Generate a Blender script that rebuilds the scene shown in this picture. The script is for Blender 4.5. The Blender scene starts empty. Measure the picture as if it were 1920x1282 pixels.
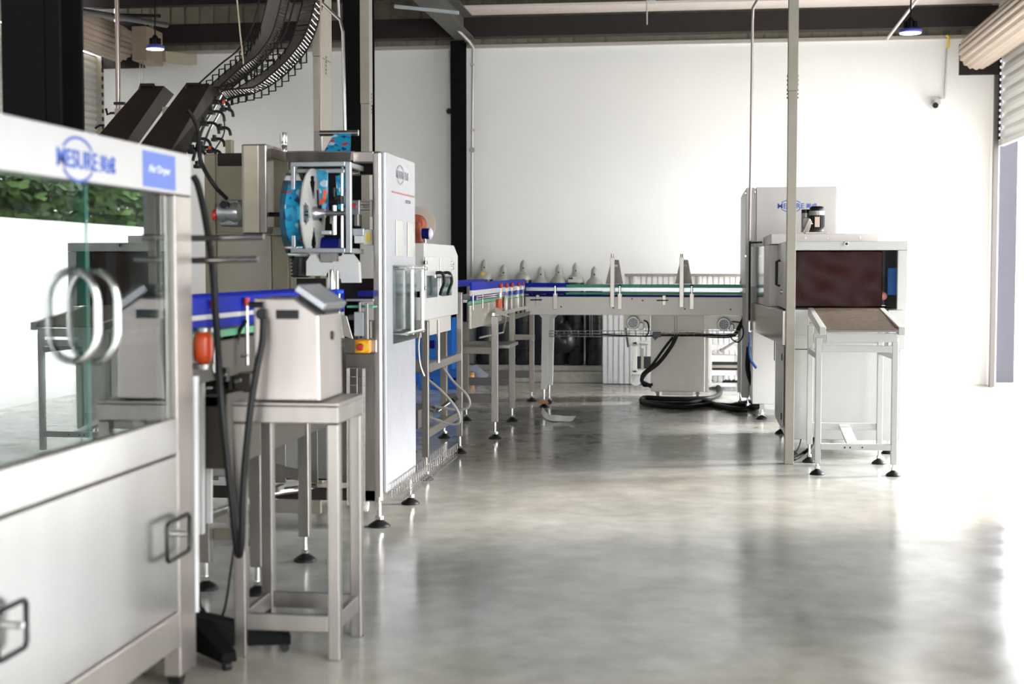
import bpy, bmesh, math, random
from mathutils import Vector, Matrix
random.seed(7)
SC = bpy.context.scene; COL = SC.collection
# ------------------------------------------------------------------ camera
FPX = 2667.0; CAMH = 1.4
TH = math.atan(141/FPX); PS = math.atan(350/FPX*math.cos(TH))
Fv = Vector((-math.sin(PS)*math.cos(TH), math.cos(PS)*math.cos(TH), -math.sin(TH)))
Rv = Vector((math.cos(PS), math.sin(PS), 0)); Uv = Rv.cross(Fv)
cd = bpy.data.cameras.new('camera'); cam = bpy.data.objects.new('camera', cd); COL.objects.link(cam)
cam.matrix_world = Matrix((( Rv.x,Uv.x,-Fv.x,0),(Rv.y,Uv.y,-Fv.y,0),(Rv.z,Uv.z,-Fv.z,CAMH),(0,0,0,1)))
cd.sensor_width = 36; cd.lens = FPX*36/1920; cd.clip_end = 200
cd.dof.use_dof = True; cd.dof.focus_distance = 10.5; cd.dof.aperture_fstop = 2.4
SC.camera = cam
# ------------------------------------------------------------------ light
W = bpy.data.worlds.new('world'); SC.world = W; W.use_nodes = True
bg = W.node_tree.nodes['Background']; bg.inputs[0].default_value = (0.93,0.96,1,1); bg.inputs[1].default_value = 4.3
def lamp(name, kind, loc, rot, energy, **k):
    l = bpy.data.lights.new(name, kind); o = bpy.data.objects.new(name, l); COL.objects.link(o)
    o.location = loc; o.rotation_euler = rot; l.energy = energy
    for a, b in k.items(): setattr(l, a, b)
    return o
sun = lamp('sun', 'SUN', (8,12,8), (0,0,0), 4.2, angle=math.radians(14), color=(1,.97,.94))
sun.rotation_euler = Vector((math.cos(math.radians(27)), 0.30, math.sin(math.radians(27)))).to_track_quat('Z','Y').to_euler()
vs = SC.view_settings; vs.view_transform = 'Standard'; vs.look = 'None'; vs.gamma = 1; vs.exposure = 1.4
vs.use_curve_mapping = False
SC.cycles.use_denoising = True
SC.cycles.max_bounces = 10; SC.cycles.diffuse_bounces = 5; SC.cycles.glossy_bounces = 5; SC.cycles.transparent_max_bounces = 12
SC.cycles.sample_clamp_indirect = 8
# ------------------------------------------------------------------ pixel -> place helpers (1920x1282)
def ray(px, py):
    return Fv + Rv*((px-960)/FPX) + Uv*((641-py)/FPX)
O = Vector((0,0,CAMH))
def G(px, py, z=0.0):
    d = ray(px,py); return O + d*((z-CAMH)/d.z)
def PY(px, py, Y):
    d = ray(px,py); return O + d*(Y/d.y)
def PX(px, py, X):
    d = ray(px,py); return O + d*(X/d.x)
def pb(px0, py0, px1, py1, Y, d):      # box whose near face, at depth Y, spans the pixels
    c = PY((px0+px1)/2,(py0+py1)/2,Y)
    a = PY(px0,(py0+py1)/2,Y); b = PY(px1,(py0+py1)/2,Y); t = PY((px0+px1)/2,py0,Y); u = PY((px0+px1)/2,py1,Y)
    return (a.x, b.x, Y, Y+d, u.z, t.z)
# ------------------------------------------------------------------ materials
MATS = {}
def mat(name, col, rough=.5, metal=0., var=.0, vscale=8, bump=0., bscale=60, emit=None, stretch=None, spec=None, coat=0, alpha=None, aniso=0):
    if name in MATS: return MATS[name]
    m = bpy.data.materials.new(name); m.use_nodes = True; nt = m.node_tree; b = nt.nodes['Principled BSDF']
    c = (*col, 1); b.inputs['Base Color'].default_value = c
    b.inputs['Roughness'].default_value = rough; b.inputs['Metallic'].default_value = metal
    if coat: b.inputs['Coat Weight'].default_value = coat
    if spec is not None: b.inputs['Specular IOR Level'].default_value = spec
    if aniso: b.inputs['Anisotropic'].default_value = aniso
    if emit: b.inputs['Emission Color'].default_value = (*emit[0],1); b.inputs['Emission Strength'].default_value = emit[1]
    if alpha is not None: b.inputs['Alpha'].default_value = alpha
    tc = nt.nodes.new('ShaderNodeTexCoord'); mp = nt.nodes.new('ShaderNodeMapping'); nt.links.new(tc.outputs['Object'], mp.inputs[0])
    if stretch: mp.inputs['Scale'].default_value = stretch
    if var or True:
        v = var or .03
        n = nt.nodes.new('ShaderNodeTexNoise'); n.inputs['Scale'].default_value = vscale; n.inputs['Detail'].default_value = 5
        nt.links.new(mp.outputs[0], n.inputs['Vector'])
        r = nt.nodes.new('ShaderNodeValToRGB'); r.color_ramp.elements[0].position=.3; r.color_ramp.elements[1].position=.7
        r.color_ramp.elements[0].color = tuple(x*(1-v) for x in col)+(1,); r.color_ramp.elements[1].color = tuple(min(1,x*(1+v)) for x in col)+(1,)
        nt.links.new(n.outputs[0], r.inputs[0]); nt.links.new(r.outputs[0], b.inputs['Base Color'])
        mr = nt.nodes.new('ShaderNodeMapRange'); mr.inputs[3].default_value = max(.02,rough*(1-v*1.5)); mr.inputs[4].default_value = min(1,rough*(1+v*1.5))
        nt.links.new(n.outputs[0], mr.inputs[0]); nt.links.new(mr.outputs[0], b.inputs['Roughness'])
    if bump:
        n2 = nt.nodes.new('ShaderNodeTexNoise'); n2.inputs['Scale'].default_value = bscale; nt.links.new(mp.outputs[0], n2.inputs['Vector'])
        bu = nt.nodes.new('ShaderNodeBump'); bu.inputs['Strength'].default_value = bump; bu.inputs['Distance'].default_value=.01
        nt.links.new(n2.outputs[0], bu.inputs['Height']); nt.links.new(bu.outputs[0], b.inputs['Normal'])
    MATS[name] = m; return m
def glass(name, tint=(.9,.97,.95), lo=.06, hi=.9, rough=0.0):
    m = bpy.data.materials.new(name); m.use_nodes = True; nt = m.node_tree; nt.nodes.remove(nt.nodes['Principled BSDF'])
    out = nt.nodes['Material Output']; t = nt.nodes.new('ShaderNodeBsdfTransparent'); t.inputs[0].default_value = (*tint,1)
    g = nt.nodes.new('ShaderNodeBsdfGlossy'); g.inputs['Roughness'].default_value = rough; lw = nt.nodes.new('ShaderNodeLayerWeight'); lw.inputs[0].default_value=.25
    mr = nt.nodes.new('ShaderNodeMapRange'); mr.inputs[3].default_value=lo; mr.inputs[4].default_value=hi
    mx = nt.nodes.new('ShaderNodeMixShader'); nt.links.new(lw.outputs['Fresnel'], mr.inputs[0]); nt.links.new(mr.outputs[0], mx.inputs[0])
    nt.links.new(t.outputs[0], mx.inputs[1]); nt.links.new(g.outputs[0], mx.inputs[2]); nt.links.new(mx.outputs[0], out.inputs[0])
    MATS[name] = m; return m
STEEL = mat('brushed_steel', (.33,.305,.28), .34, .95, .10, 3, .04, 90, stretch=(6,6,1))
STEELD = mat('dull_steel', (.32,.295,.25), .42, .9, .14, 3, .05, 120)
STEELP = mat('polished_steel', (.72,.71,.69), .15, 1., .04)
SHEET = mat('machine_sheet_steel', (.46,.415,.385), .30, .9, .07, 2.5, .02, 60, stretch=(3,3,.6))
BEIGE = mat('beige_panel', (.27,.24,.17), .45, .45, .10, 6)
WHITE = mat('white_powder_coat', (.70,.685,.66), .38, 0, .02)
WHITEG = mat('grey_white_paint', (.66,.66,.64), .4, 0, .03)
WARM = mat('warm_grey_paint', (.74,.69,.63), .42, .1, .03)
BLACK = mat('black_rubber', (.006,.006,.006), .5, spec=.3)
BLACKP = mat('black_plastic', (.007,.007,.008), .35, spec=.35)
COLM = mat('black_steel_paint', (.004,.004,.004), .75, 0, .2, spec=.12)
DARKB = mat('dark_brown_steel', (.022,.017,.016), .6, 0, .15, spec=.25)
BEAMG = mat('grey_beam_paint', (.12,.115,.105), .55, .2, .1)
CHUTE = mat('brown_sheet', (.042,.030,.023), .5, .25, .08, spec=.3)
TAN = mat('tan_sheet', (.30,.23,.165), .5, .1, .06)
BLUE = mat('blue_guide_plastic', (.006,.022,.42), .5, 0, .05, spec=.08)
CRATEB = mat('blue_crate_plastic', (.01,.16,.62), .4, 0, .05)
GREEN = mat('green_belt', (.02,.30,.14), .4, 0, .05)
GREENL = mat('light_green_strip', (.13,.50,.25), .4)
RED = mat('red_plastic', (.55,.03,.02), .35)
ORANGE = mat('orange_red_plastic', (.75,.09,.02), .3)
ORNG = mat('orange_yellow_plastic', (.95,.38,.01), .35)
YEL = mat('yellow_plastic', (.95,.65,.03), .35)
LOGO = mat('logo_blue', (.03,.09,.42), .5)
LOGOG = mat('logo_grey', (.30,.30,.32), .5)
PLATEB = mat('plate_blue', (.10,.16,.52), .45)
TXTW = mat('text_white', (.8,.82,.9), .5)
ALU = mat('aluminium_profile', (.44,.46,.48), .33, .85, .04)
GREYD = mat('grey_disc', (.52,.51,.48), .45, .2, .03)
CYLG = mat('cylinder_grey_paint', (.40,.40,.36), .45, .1, .05)
CYLB = mat('cylinder_black_paint', (.016,.016,.019), .28, 0, .1)
FILM = mat('film', (.02,.30,.50), .28, 0, .1)
MAROON = mat('maroon_curtain', (.026,.0035,.003), .40, 0, .15, 5, spec=.16)
SLAT = mat('brown_rod_belt', (.19,.15,.115), .5, .2, .15, 20)
CONC = mat('concrete_kerb', (.36,.35,.30), .8, 0, .15, 14, .2, 40)
COPPER = mat('red_twine', (.42,.10,.055), .6, 0, .15, 40)
NAVY = mat('navy_plastic', (.006,.012,.14), .5, spec=.1)
CREAM = mat('cream_plastic', (.72,.70,.60), .4)
CLEARP = mat('white_film_plastic', (.78,.78,.76), .35, 0, .03)
ROD = mat('dark_chrome', (.42,.40,.38), .2, 1.)
GLASS = glass('clear_glass', (.80,.88,.86), .12, .95)
ACRYL = glass('clear_acrylic', (.80,.88,.90), .10, .8, .08)
POSTM = mat('post_paint', (.36,.33,.27), .5, .1, .05, 12)
# ------------------------------------------------------------------ mesh builder
class MB:
    def __init__(s): s.bm = bmesh.new()
    def face(s, pts, smooth=False):
        vs = [s.bm.verts.new(p) for p in pts]
        try: f = s.bm.faces.new(vs); f.smooth = smooth; return f
        except ValueError: return None
    def hexa(s, p):     # 8 points: bottom quad (ccw from above) then top quad
        v = [s.bm.verts.new(q) for q in p]
        for q in ((3,2,1,0),(4,5,6,7),(0,1,5,4),(1,2,6,5),(2,3,7,6),(3,0,4,7)): s.bm.faces.new([v[i] for i in q])
        return s
    def box(s, x0, x1, y0, y1, z0, z1):
        return s.hexa([(x0,y0,z0),(x1,y0,z0),(x1,y1,z0),(x0,y1,z0),(x0,y0,z1),(x1,y0,z1),(x1,y1,z1),(x0,y1,z1)])
    def pbox(s, *a): return s.box(*pb(*a))
    def bar(s, a, b, w, h=None, up=(0,0,1)):      # square bar a->b
        h = h or w; a = Vector(a); b = Vector(b); d = (b-a).normalized(); up = Vector(up)
        if abs(d.dot(up)) > .98: up = Vector((0,1,0))
        sx = d.cross(up).normalized()*w/2; sz = sx.cross(d).normalized()*h/2
        return s.hexa([a-sx-sz, a+sx-sz, b+sx-sz, b-sx-sz, a-sx+sz, a+sx+sz, b+sx+sz, b-sx+sz])
    def tube(s, pts, r, n=10, cap=True, closed=False):
        pts = [Vector(p) for p in pts]; rings = []; N = len(pts); prev = None
        for i, p in enumerate(pts):
            if closed: d = (pts[(i+1)%N]-pts[i-1]).normalized()
            else: d = (pts[min(i+1,N-1)]-pts[max(i-1,0)]).normalized()
            if prev is None:
                t = Vector((0,0,1)) if abs(d.z) < .9 else Vector((1,0,0)); x = d.cross(t).normalized()
            else:
                x = (prev-d*prev.dot(d)); x = x.normalized() if x.length > 1e-6 else d.orthogonal().normalized()
            prev = x; y = d.cross(x); rr = r[i] if isinstance(r,(list,tuple)) else r
            rings.append([s.bm.verts.new(p+x*math.cos(k*2*math.pi/n)*rr+y*math.sin(k*2*math.pi/n)*rr) for k in range(n)])
        for i in range(N if closed else N-1):
            A, B = rings[i], rings[(i+1)%N]
            for k in range(n):
                f = s.bm.faces.new((A[k],A[(k+1)%n],B[(k+1)%n],B[k])); f.smooth = True
        if cap and not closed:
            for rg in (rings[0][::-1], rings[-1]): s.face([v.co.copy() for v in rg])
        return s
    def cyl(s, a, b, r, n=20): return s.tube([a,b], r, n)
    def lathe(s, c, prof, axis='z', n=24, smooth=True):
        c = Vector(c); rings = []
        for (r, h) in prof:
            ring = []
            for k in range(n):
                a = 2*math.pi*k/n; u, v = math.cos(a)*r, math.sin(a)*r
                ring.append(s.bm.verts.new(c+Vector({'z':(u,v,h),'x':(h,u,v),'y':(v,h,u)}[axis])))
            rings.append(ring)
        for A, B in zip(rings, rings[1:]):
            for k in range(n):
                f = s.bm.faces.new((A[k],A[(k+1)%n],B[(k+1)%n],B[k])); f.smooth = smooth
        if prof[0][0] > 1e-5: s.face([v.co.copy() for v in rings[0][::-1]])
        if prof[-1][0] > 1e-5: s.face([v.co.copy() for v in rings[-1]])
        return s
    def prism(s, poly, axis, lo, hi):   # poly 2-D; axis 'y': (x,z); axis 'x': (y,z); axis 'z': (x,y)
        def P(p, h): return {'y':(p[0],h,p[1]),'x':(h,p[0],p[1]),'z':(p[0],p[1],h)}[axis]
        a = [s.bm.verts.new(P(p,lo)) for p in poly]; b = [s.bm.verts.new(P(p,hi)) for p in poly]; n = len(poly)
        s.bm.faces.new(a); s.bm.faces.new(b[::-1])
        for i in range(n): s.bm.faces.new((a[i],b[i],b[(i+1)%n],a[(i+1)%n]))
        return s
    def plate(s, outer, holes, axis, lo, hi, n=1):  # plate with holes (2-D outer ring bridged to hole rings by triangulation)
        bm2 = bmesh.new(); edges = []
        for ring in [outer]+holes:
            v = [bm2.verts.new((p[0],p[1],0)) for p in ring]
            for i in range(len(v)): edges.append(bm2.edges.new((v[i],v[(i+1)%len(v)])))
        bmesh.ops.triangle_fill(bm2, edges=edges, use_beauty=True, use_dissolve=False)
        def P(p, h): return {'y':(p[0],h,p[1]),'x':(h,p[0],p[1]),'z':(p[0],p[1],h)}[axis]
        for f in bm2.faces:
            q = [v.co for v in f.verts]
            s.face([P(c,lo) for c in q]); s.face([P(c,hi) for c in q[::-1]])
        for ring in [outer]+holes:
            for i in range(len(ring)):
                a, b = ring[i], ring[(i+1)%len(ring)]; s.face([P(a,lo),P(b,lo),P(b,hi),P(a,hi)])
        bm2.free(); return s
    def build(s, name, m, parent=None, bevel=0, origin=None, fix=True):
        if fix: bmesh.ops.recalc_face_normals(s.bm, faces=s.bm.faces[:])
        if parent is not None: off = Vector(parent['_w'])
        elif origin is not None: off = Vector(origin)
        else:
            xs = [v.co for v in s.bm.verts]; off = Vector(((min(v.x for v in xs)+max(v.x for v in xs))/2,(min(v.y for v in xs)+max(v.y for v in xs))/2,min(v.z for v in xs)))
        for v in s.bm.verts: v.co -= off
        me = bpy.data.meshes.new(name); s.bm.to_mesh(me); s.bm.free(); me.materials.append(m)
        o = bpy.data.objects.new(name, me); COL.objects.link(o)
        if parent is not None: o.parent = parent
        else: o.location = off
        o['_w'] = list(off)
        if bevel:
            b = o.modifiers.new('bevel','BEVEL'); b.width = bevel; b.segments = 2; b.limit_method='ANGLE'; b.angle_limit = math.radians(50)
        return o
def thing(name, loc, label, cat, group=None):
    o = bpy.data.objects.new(name, None); COL.objects.link(o); o.location = loc; o.empty_display_size=.1
    o['_w'] = list(loc); o['label'] = label; o['category'] = cat
    if group: o['group'] = group
    return o
def tag(o, label, cat, group=None, kind=None):
    o['label'] = label; o['category'] = cat
    if group: o['group'] = group
    if kind: o['kind'] = kind
    return o
def struct(o): o['kind'] = 'structure'; return o
def lab(o, l): o['label'] = l; return o
def copy_tree(o, delta, parent=None, label=None, group=None):
    c = o.copy(); COL.objects.link(c)
    if parent is not None: c.parent = parent
    else: c.location = Vector(o.location)+Vector(delta)
    w = Vector(o['_w'])+Vector(delta); c['_w'] = list(w)
    for ch in list(o.children): copy_tree(ch, delta, c)
    if label: c['label'] = label
    if group: c['group'] = group
    return c
def smooth_path(pts, k=8, closed=False):
    pts = [Vector(p) for p in pts]; out = []; N = len(pts)
    for i in range(N-1):
        p0 = pts[max(i-1,0)]; p1 = pts[i]; p2 = pts[i+1]; p3 = pts[min(i+2,N-1)]
        for j in range(k):
            t = j/k; out.append(.5*((2*p1)+(-p0+p2)*t+(2*p0-5*p1+4*p2-p3)*t*t+(-p0+3*p1-3*p2+p3)*t**3))
    out.append(pts[-1]); return out
_fonts = {}
def text_part(name, s, o, xd, yd, width, height, m, parent, th=.0015, bold=0.0):
    cu = bpy.data.curves.new(name,'FONT'); cu.body = s; cu.extrude = .02; cu.offset = bold; cu.resolution_u = 3
    t = bpy.data.objects.new('tmp', cu); COL.objects.link(t); dg = bpy.context.evaluated_depsgraph_get()
    me = bpy.data.meshes.new_from_object(t.evaluated_get(dg)); bpy.data.objects.remove(t)
    xs = [v.co.x for v in me.vertices]; ys = [v.co.y for v in me.vertices]
    if not xs: return None
    x0, x1, y0, y1 = min(xs), max(xs), min(ys), max(ys); o = Vector(o); xd = Vector(xd).normalized(); yd = Vector(yd).normalized(); nd = xd.cross(yd)
    off = Vector(parent['_w'])
    for v in me.vertices:
        a, b, c = v.co; v.co = o + xd*((a-x0)/(x1-x0)*width) + yd*((b-y0)/(y1-y0)*height) + nd*(c/.02*th) - off
    me.name = name; me.materials.clear(); me.materials.append(m)
    ob = bpy.data.objects.new(name, me); COL.objects.link(ob); ob.parent = parent; ob['_w'] = list(off); return ob
def ring_part(name, o, xd, yd, a, b, t, m, parent, gap=None, th=.0015):
    o = Vector(o); xd = Vector(xd).normalized(); yd = Vector(yd).normalized(); nd = xd.cross(yd); n = 48
    for sgn in (1,-1):
        mb = MB()
        for k in range(n):
            A, B = 2*math.pi*k/n, 2*math.pi*(k+1)/n; sn = math.sin((A+B)/2)
            if sn*sgn <= 0 or (gap and abs(sn) < gap): continue
            q = [o+xd*math.cos(u)*(a-s)+yd*math.sin(u)*(b-s)+nd*th for u, s in ((A,0),(B,0),(B,t),(A,t))]; mb.face(q)
            mb.face([p-nd*th*.9 for p in q[::-1]])
        mb.build(name, m, parent, fix=False)
def logo(o, xd, yd, w, m, parent):      # ring + word + two characters on a panel; o = centre, w = width of the word
    o = Vector(o); X = Vector(xd).normalized(); Y = Vector(yd).normalized()
    ring_part('logo_arc', o, X, Y, w*.42, w*.245, w*.03, m, parent, gap=.46)
    text_part('logo_lettering', 'MESURE', o-X*w*.5-Y*w*.10, X, Y, w, w*.2, m, parent, bold=.012)
    text_part('logo_characters', '\u7f8e\u6210', o+X*w*.56-Y*w*.10, X, Y, w*.42, w*.2, m, parent, bold=.02)
def foot(x, y, zt, parent, r=.045, rs=.009):
    p = MB().lathe((x,y,0),[(r,0),(r,.008),(r*.75,.02),(r*.35,.034),(.012,.04)],n=18).build('leveling_foot', BLACK, parent)
    s = MB().cyl((x,y,.036),(x,y,zt+.01),rs,10).lathe((x,y,.04),[(rs*1.9,0),(rs*1.9,.018)],n=6,smooth=False).build('stem', STEELP, parent); s.parent = p
    return p
def ubox(x,y,z,w,d,h): return (x-w/2,x+w/2,y-d/2,y+d/2,z,z+h)

# ================================================================== SETTING
XR, XL, YB, YN = 3.4, -7.4, 17.5, -7.0
def floor_mat():
    m = bpy.data.materials.new('polished_concrete'); m.use_nodes = True; nt = m.node_tree; b = nt.nodes['Principled BSDF']; L = nt.links
    tc = nt.nodes.new('ShaderNodeTexCoord')
    n = nt.nodes.new('ShaderNodeTexNoise'); n.inputs['Scale'].default_value = 1.3; n.inputs['Detail'].default_value = 8; n.inputs['Roughness'].default_value=.62
    L.new(tc.outputs['Object'], n.inputs[0])
    r = nt.nodes.new('ShaderNodeValToRGB'); e = r.color_ramp.elements; e[0].position=.32; e[0].color=(.29,.295,.275,1); e[1].position=.7; e[1].color=(.42,.43,.405,1)
    L.new(n.outputs[0], r.inputs[0]); 
    n3 = nt.nodes.new('ShaderNodeTexNoise'); n3.inputs['Scale'].default_value = 7; n3.inputs['Detail'].default_value = 6; L.new(tc.outputs['Object'], n3.inputs[0])
    mx = nt.nodes.new('ShaderNodeMix'); mx.data_type='RGBA'; mx.blend_type='OVERLAY'; mx.inputs[0].default_value=.35
    n4 = nt.nodes.new('ShaderNodeTexNoise'); n4.inputs['Scale'].default_value = .28; n4.inputs['Detail'].default_value = 3; L.new(tc.outputs['Object'], n4.inputs[0])
    m4 = nt.nodes.new('ShaderNodeMix'); m4.data_type='RGBA'; m4.blend_type='MULTIPLY'; m4.inputs[7].default_value=(1.0,.90,.80,1)
    r4 = nt.nodes.new('ShaderNodeMapRange'); r4.inputs[1].default_value=.42; r4.inputs[2].default_value=.6; L.new(n4.outputs[0], r4.inputs[0]); L.new(r4.outputs[0], m4.inputs[0]); L.new(r.outputs[0], m4.inputs[6])
    L.new(m4.outputs[2], mx.inputs[6]); L.new(n3.outputs[0], mx.inputs[7]); L.new(mx.outputs[2], b.inputs['Base Color'])
    n2 = nt.nodes.new('ShaderNodeTexNoise'); n2.inputs['Scale'].default_value = 3.1; n2.inputs['Detail'].default_value = 9; L.new(tc.outputs['Object'], n2.inputs[0])
    mr = nt.nodes.new('ShaderNodeMapRange'); mr.inputs[1].default_value=.3; mr.inputs[2].default_value=.7; mr.inputs[3].default_value=.10; mr.inputs[4].default_value=.25
    L.new(n2.outputs[0], mr.inputs[0]); L.new(mr.outputs[0], b.inputs['Roughness'])
    bu = nt.nodes.new('ShaderNodeBump'); bu.inputs['Strength'].default_value=.06; bu.inputs['Distance'].default_value=.02; L.new(n2.outputs[0], bu.inputs['Height']); L.new(bu.outputs[0], b.inputs['Normal'])
    b.inputs['Specular IOR Level'].default_value = .6
    return m
def ribbed(name, col, scale, rough=.5, metal=0, axis='X'):
    m = mat(name, col, rough, metal, .05); nt = m.node_tree; b = nt.nodes['Principled BSDF']
    tc = nt.nodes.new('ShaderNodeTexCoord'); w = nt.nodes.new('ShaderNodeTexWave'); w.bands_direction = axis; w.inputs['Scale'].default_value = scale
    nt.links.new(tc.outputs['Object'], w.inputs[0]); bu = nt.nodes.new('ShaderNodeBump'); bu.inputs['Strength'].default_value=.6; bu.inputs['Distance'].default_value=.02
    nt.links.new(w.outputs['Fac'], bu.inputs['Height']); nt.links.new(bu.outputs[0], b.inputs['Normal']); return m
FLOORM = floor_mat(); WALLM = mat('white_plaster', (.92,.905,.88), .75, 0, .02, 1.2, .06, 200)
OUTG = mat('outdoor_concrete', (.62,.61,.58), .8, 0, .06, 3); ROOFM = ribbed('dark_roof_sheet', (.05,.045,.042), 6, .6, 0, 'Y')
CLAD = mat('ribbed_cladding', (.27,.25,.18), .55, .1, .12, 9); SHUT = mat('shutter_slat_paint', (.50,.50,.46), .45, .1, .04, 5); SHUTT = mat('shutter_roll_tan', (.50,.40,.32), .45, .1, .05, 5)
struct(MB().box(XL-.2,XR+.001,YN,YB+.2,-.1,0).build('floor', FLOORM))
struct(MB().box(XR+.002,40,-30,45,-.13,-.01).build('ground', OUTG))
wb = struct(MB().box(XL-.2,XR+.05,YB,YB+.2,0,4.1).build('wall_back', WALLM))
# corrugated cladding above the plaster
m_ = MB(); x = XL
while x < XR+.2:
    m_.box(x,x+.155,YB+.02,YB+.06,4.1,5.2); m_.box(x+.155,x+.19,YB+.045,YB+.06,4.1,5.2); x += .19
struct(m_.build('wall_back_cladding', CLAD)); 
struct(MB().box(XL,XR,YB-.05,YB+.02,4.085,4.125).build('trim_1', mat('ledge_paint',(.45,.40,.36),.5)))
struct(MB().box(XL-.2,XR+.3,YN,YB+.2,5.2,5.3).build('ceiling', ROOFM))
struct(MB().box(XL-.2,-3.0,YN-.2,YN,0,5.2).box(-3.0,1.0,YN-.2,YN,3.0,5.2).box(1.0,XR+.2,YN-.2,YN,0,5.2).build('wall_front', mat('grey_wall',(.35,.34,.33),.8)))
# kerb
m_ = MB().box(-4.6,-.9,YB-.42,YB-.03,0,.13).box(-4.6,-.9,YB-.30,YB-.03,.131,.2).box(-.9,1.3,YB-.42,YB-.03,0,.13).box(-.9,1.3,YB-.30,YB-.03,.131,.2)
struct(m_.build('baseboard_back', CONC, bevel=.012))
# left wall with roller shutter
struct(MB().box(XL-.2,XL,YN,8.0,0,5.2).box(XL-.2,XL,17.0,YB,0,5.2).box(XL-.2,XL,8.0,17.0,4.35,5.2).build('wall_left', WALLM))
def slats(x, y0, y1, z0, z1, pitch, face):
    mb = MB(); z = z0
    while z < z1-.001:
        h = min(pitch, z1-z)
        pts = [(x,z),(x+face*.006,z+h*.05),(x+face*.022,z+h*.3),(x+face*.026,z+h*.6),(x+face*.01,z+h*.93),(x,z+h),(x-face*.02,z+h),(x-face*.02,z)]
        mb.prism(pts,'y',y0,y1); z += pitch
    return mb
sd = slats(XL-.03, 8.02, 16.93, 0.0, 4.0, .085, 1).build('roller_shutter', SHUT)
tag(sd, 'closed pale grey roller shutter on the left wall behind the brown chutes', 'shutter')
struct(MB().box(XL-.06,XL+.06,16.93,17.0,0,4.2).build('trim_2', POSTM))
m_ = MB()
for k in range(40): m_.box(XL+.061,XL+.075,16.925,16.965,.1+k*.1,.15+k*.1)
struct(m_.build('trim_3', BLACKP))
m_ = MB()
def fluted(mb, c, r, y0, y1, n=20):
    pts = []
    for k in range(n*4):
        a = 2*math.pi*k/(n*4); rr = r*(1+.05*[0,1,1,-.6][k%4]); pts.append((c[0]+math.cos(a)*rr, c[1]+math.sin(a)*rr))
    return mb.prism(pts,'y',y0,y1)
rs_ = thing('shutter_roll', (XL+.3,12.5,3.92), 'tan rolled shutter coil high along the left wall above the closed shutter', 'shutter coil')
fluted(MB(),(XL+.3,4.14),.21,8.2,16.9).build('coil', SHUTT, rs_)
MB().box(XL+.002,XL+.6,16.95,17.0,3.85,4.42).build('end_bracket', DARKB, rs_)
# motor box of the left shutter
mbx = thing('motor_housing', PY(285,120,16.0), 'tan sheet box housing under the beam beside the left lamp', 'motor housing')
a = pb(247,49,275,113,16.0,.5); MB().box(*a).build('housing', TAN, mbx, .005)
MB().box(a[1]-.09,a[1]-.05,16.3,16.34,a[5],5.199).build('hanger_bar', mat('hanger_brown',(.20,.15,.10),.6), mbx)
m_ = MB()
for px in (262.5, 267.5):
    p = PY(px,114,16.1); q = PY(px,175,16.1)
    for k in range(22):
        t = p.lerp(q,k/22); m_.box(t.x-.006,t.x+.006,16.095,16.105,t.z-.02,t.z)
m_.build('chain', ROD, mbx)
tag(MB().bar(PY(304,106,16.56),PY(362,112,17.44),.10,.13).build('cable_duct', mat('duct_beige',(.42,.36,.26),.5),bevel=.004),'beige cable duct stub sloping away beside the tan motor housing','cable duct')
# right wall with the large doorway and raised shutter
YD0, YD1, ZD = 8.6, 17.15, 4.0
struct(MB().box(XR,XR+.2,YN,-5.5,0,5.2).box(XR,XR+.2,-5.5,3.4,4.0,5.2).box(XR,XR+.2,3.4,YD0,0,5.2).box(XR,XR+.05,YD1+.02,YB,0,4.0).box(XR,XR+.2,YD1+.02,YB,4.0,5.2).box(XR,XR+.2,YD0,YD1+.02,ZD,5.2).build('wall_right', WALLM))
struct(MB().box(XR-.03,XR+.025,YD1-.05,YD1+.019,0,ZD).build('trim_4', mat('jamb_paint',(.10,.08,.075),.5)))
sh = thing('raised_roller_shutter', (XR+.08,12.8,2.8), 'half raised white slatted shutter at the right doorway', 'shutter')
slats(XR+.07, YD0+.02, YD1-.03, 2.86, 4.0, .145, -1).build('curtain', mat('shutter_white',(.60,.60,.57),.4,.1), sh)
MB().box(XR+.03,XR+.09,YD0+.02,YD1-.03,2.79,2.858).build('bottom_bar', SHUT, sh, .004)
for k in range(16): MB().box(XR+.005,XR+.028,YD1-.11,YD1-.06,2.86+k*.07,2.90+k*.07).build('guide_clip', BLACKP, sh)
rr_ = thing('shutter_roll', (XR-.24,12.8,3.7), 'tan fluted shutter roll above the right doorway', 'shutter coil')
fluted(MB(),(XR-.26,3.86),.205,YD0+.1,16.95,18).build('coil', SHUTT, rr_)
a = pb(1799,82,1862,140,17.05,.03); MB().box(a[0],XR-.001,17.05,17.09,a[4],a[5]).build('end_bracket', DARKB, rr_, .003)
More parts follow.
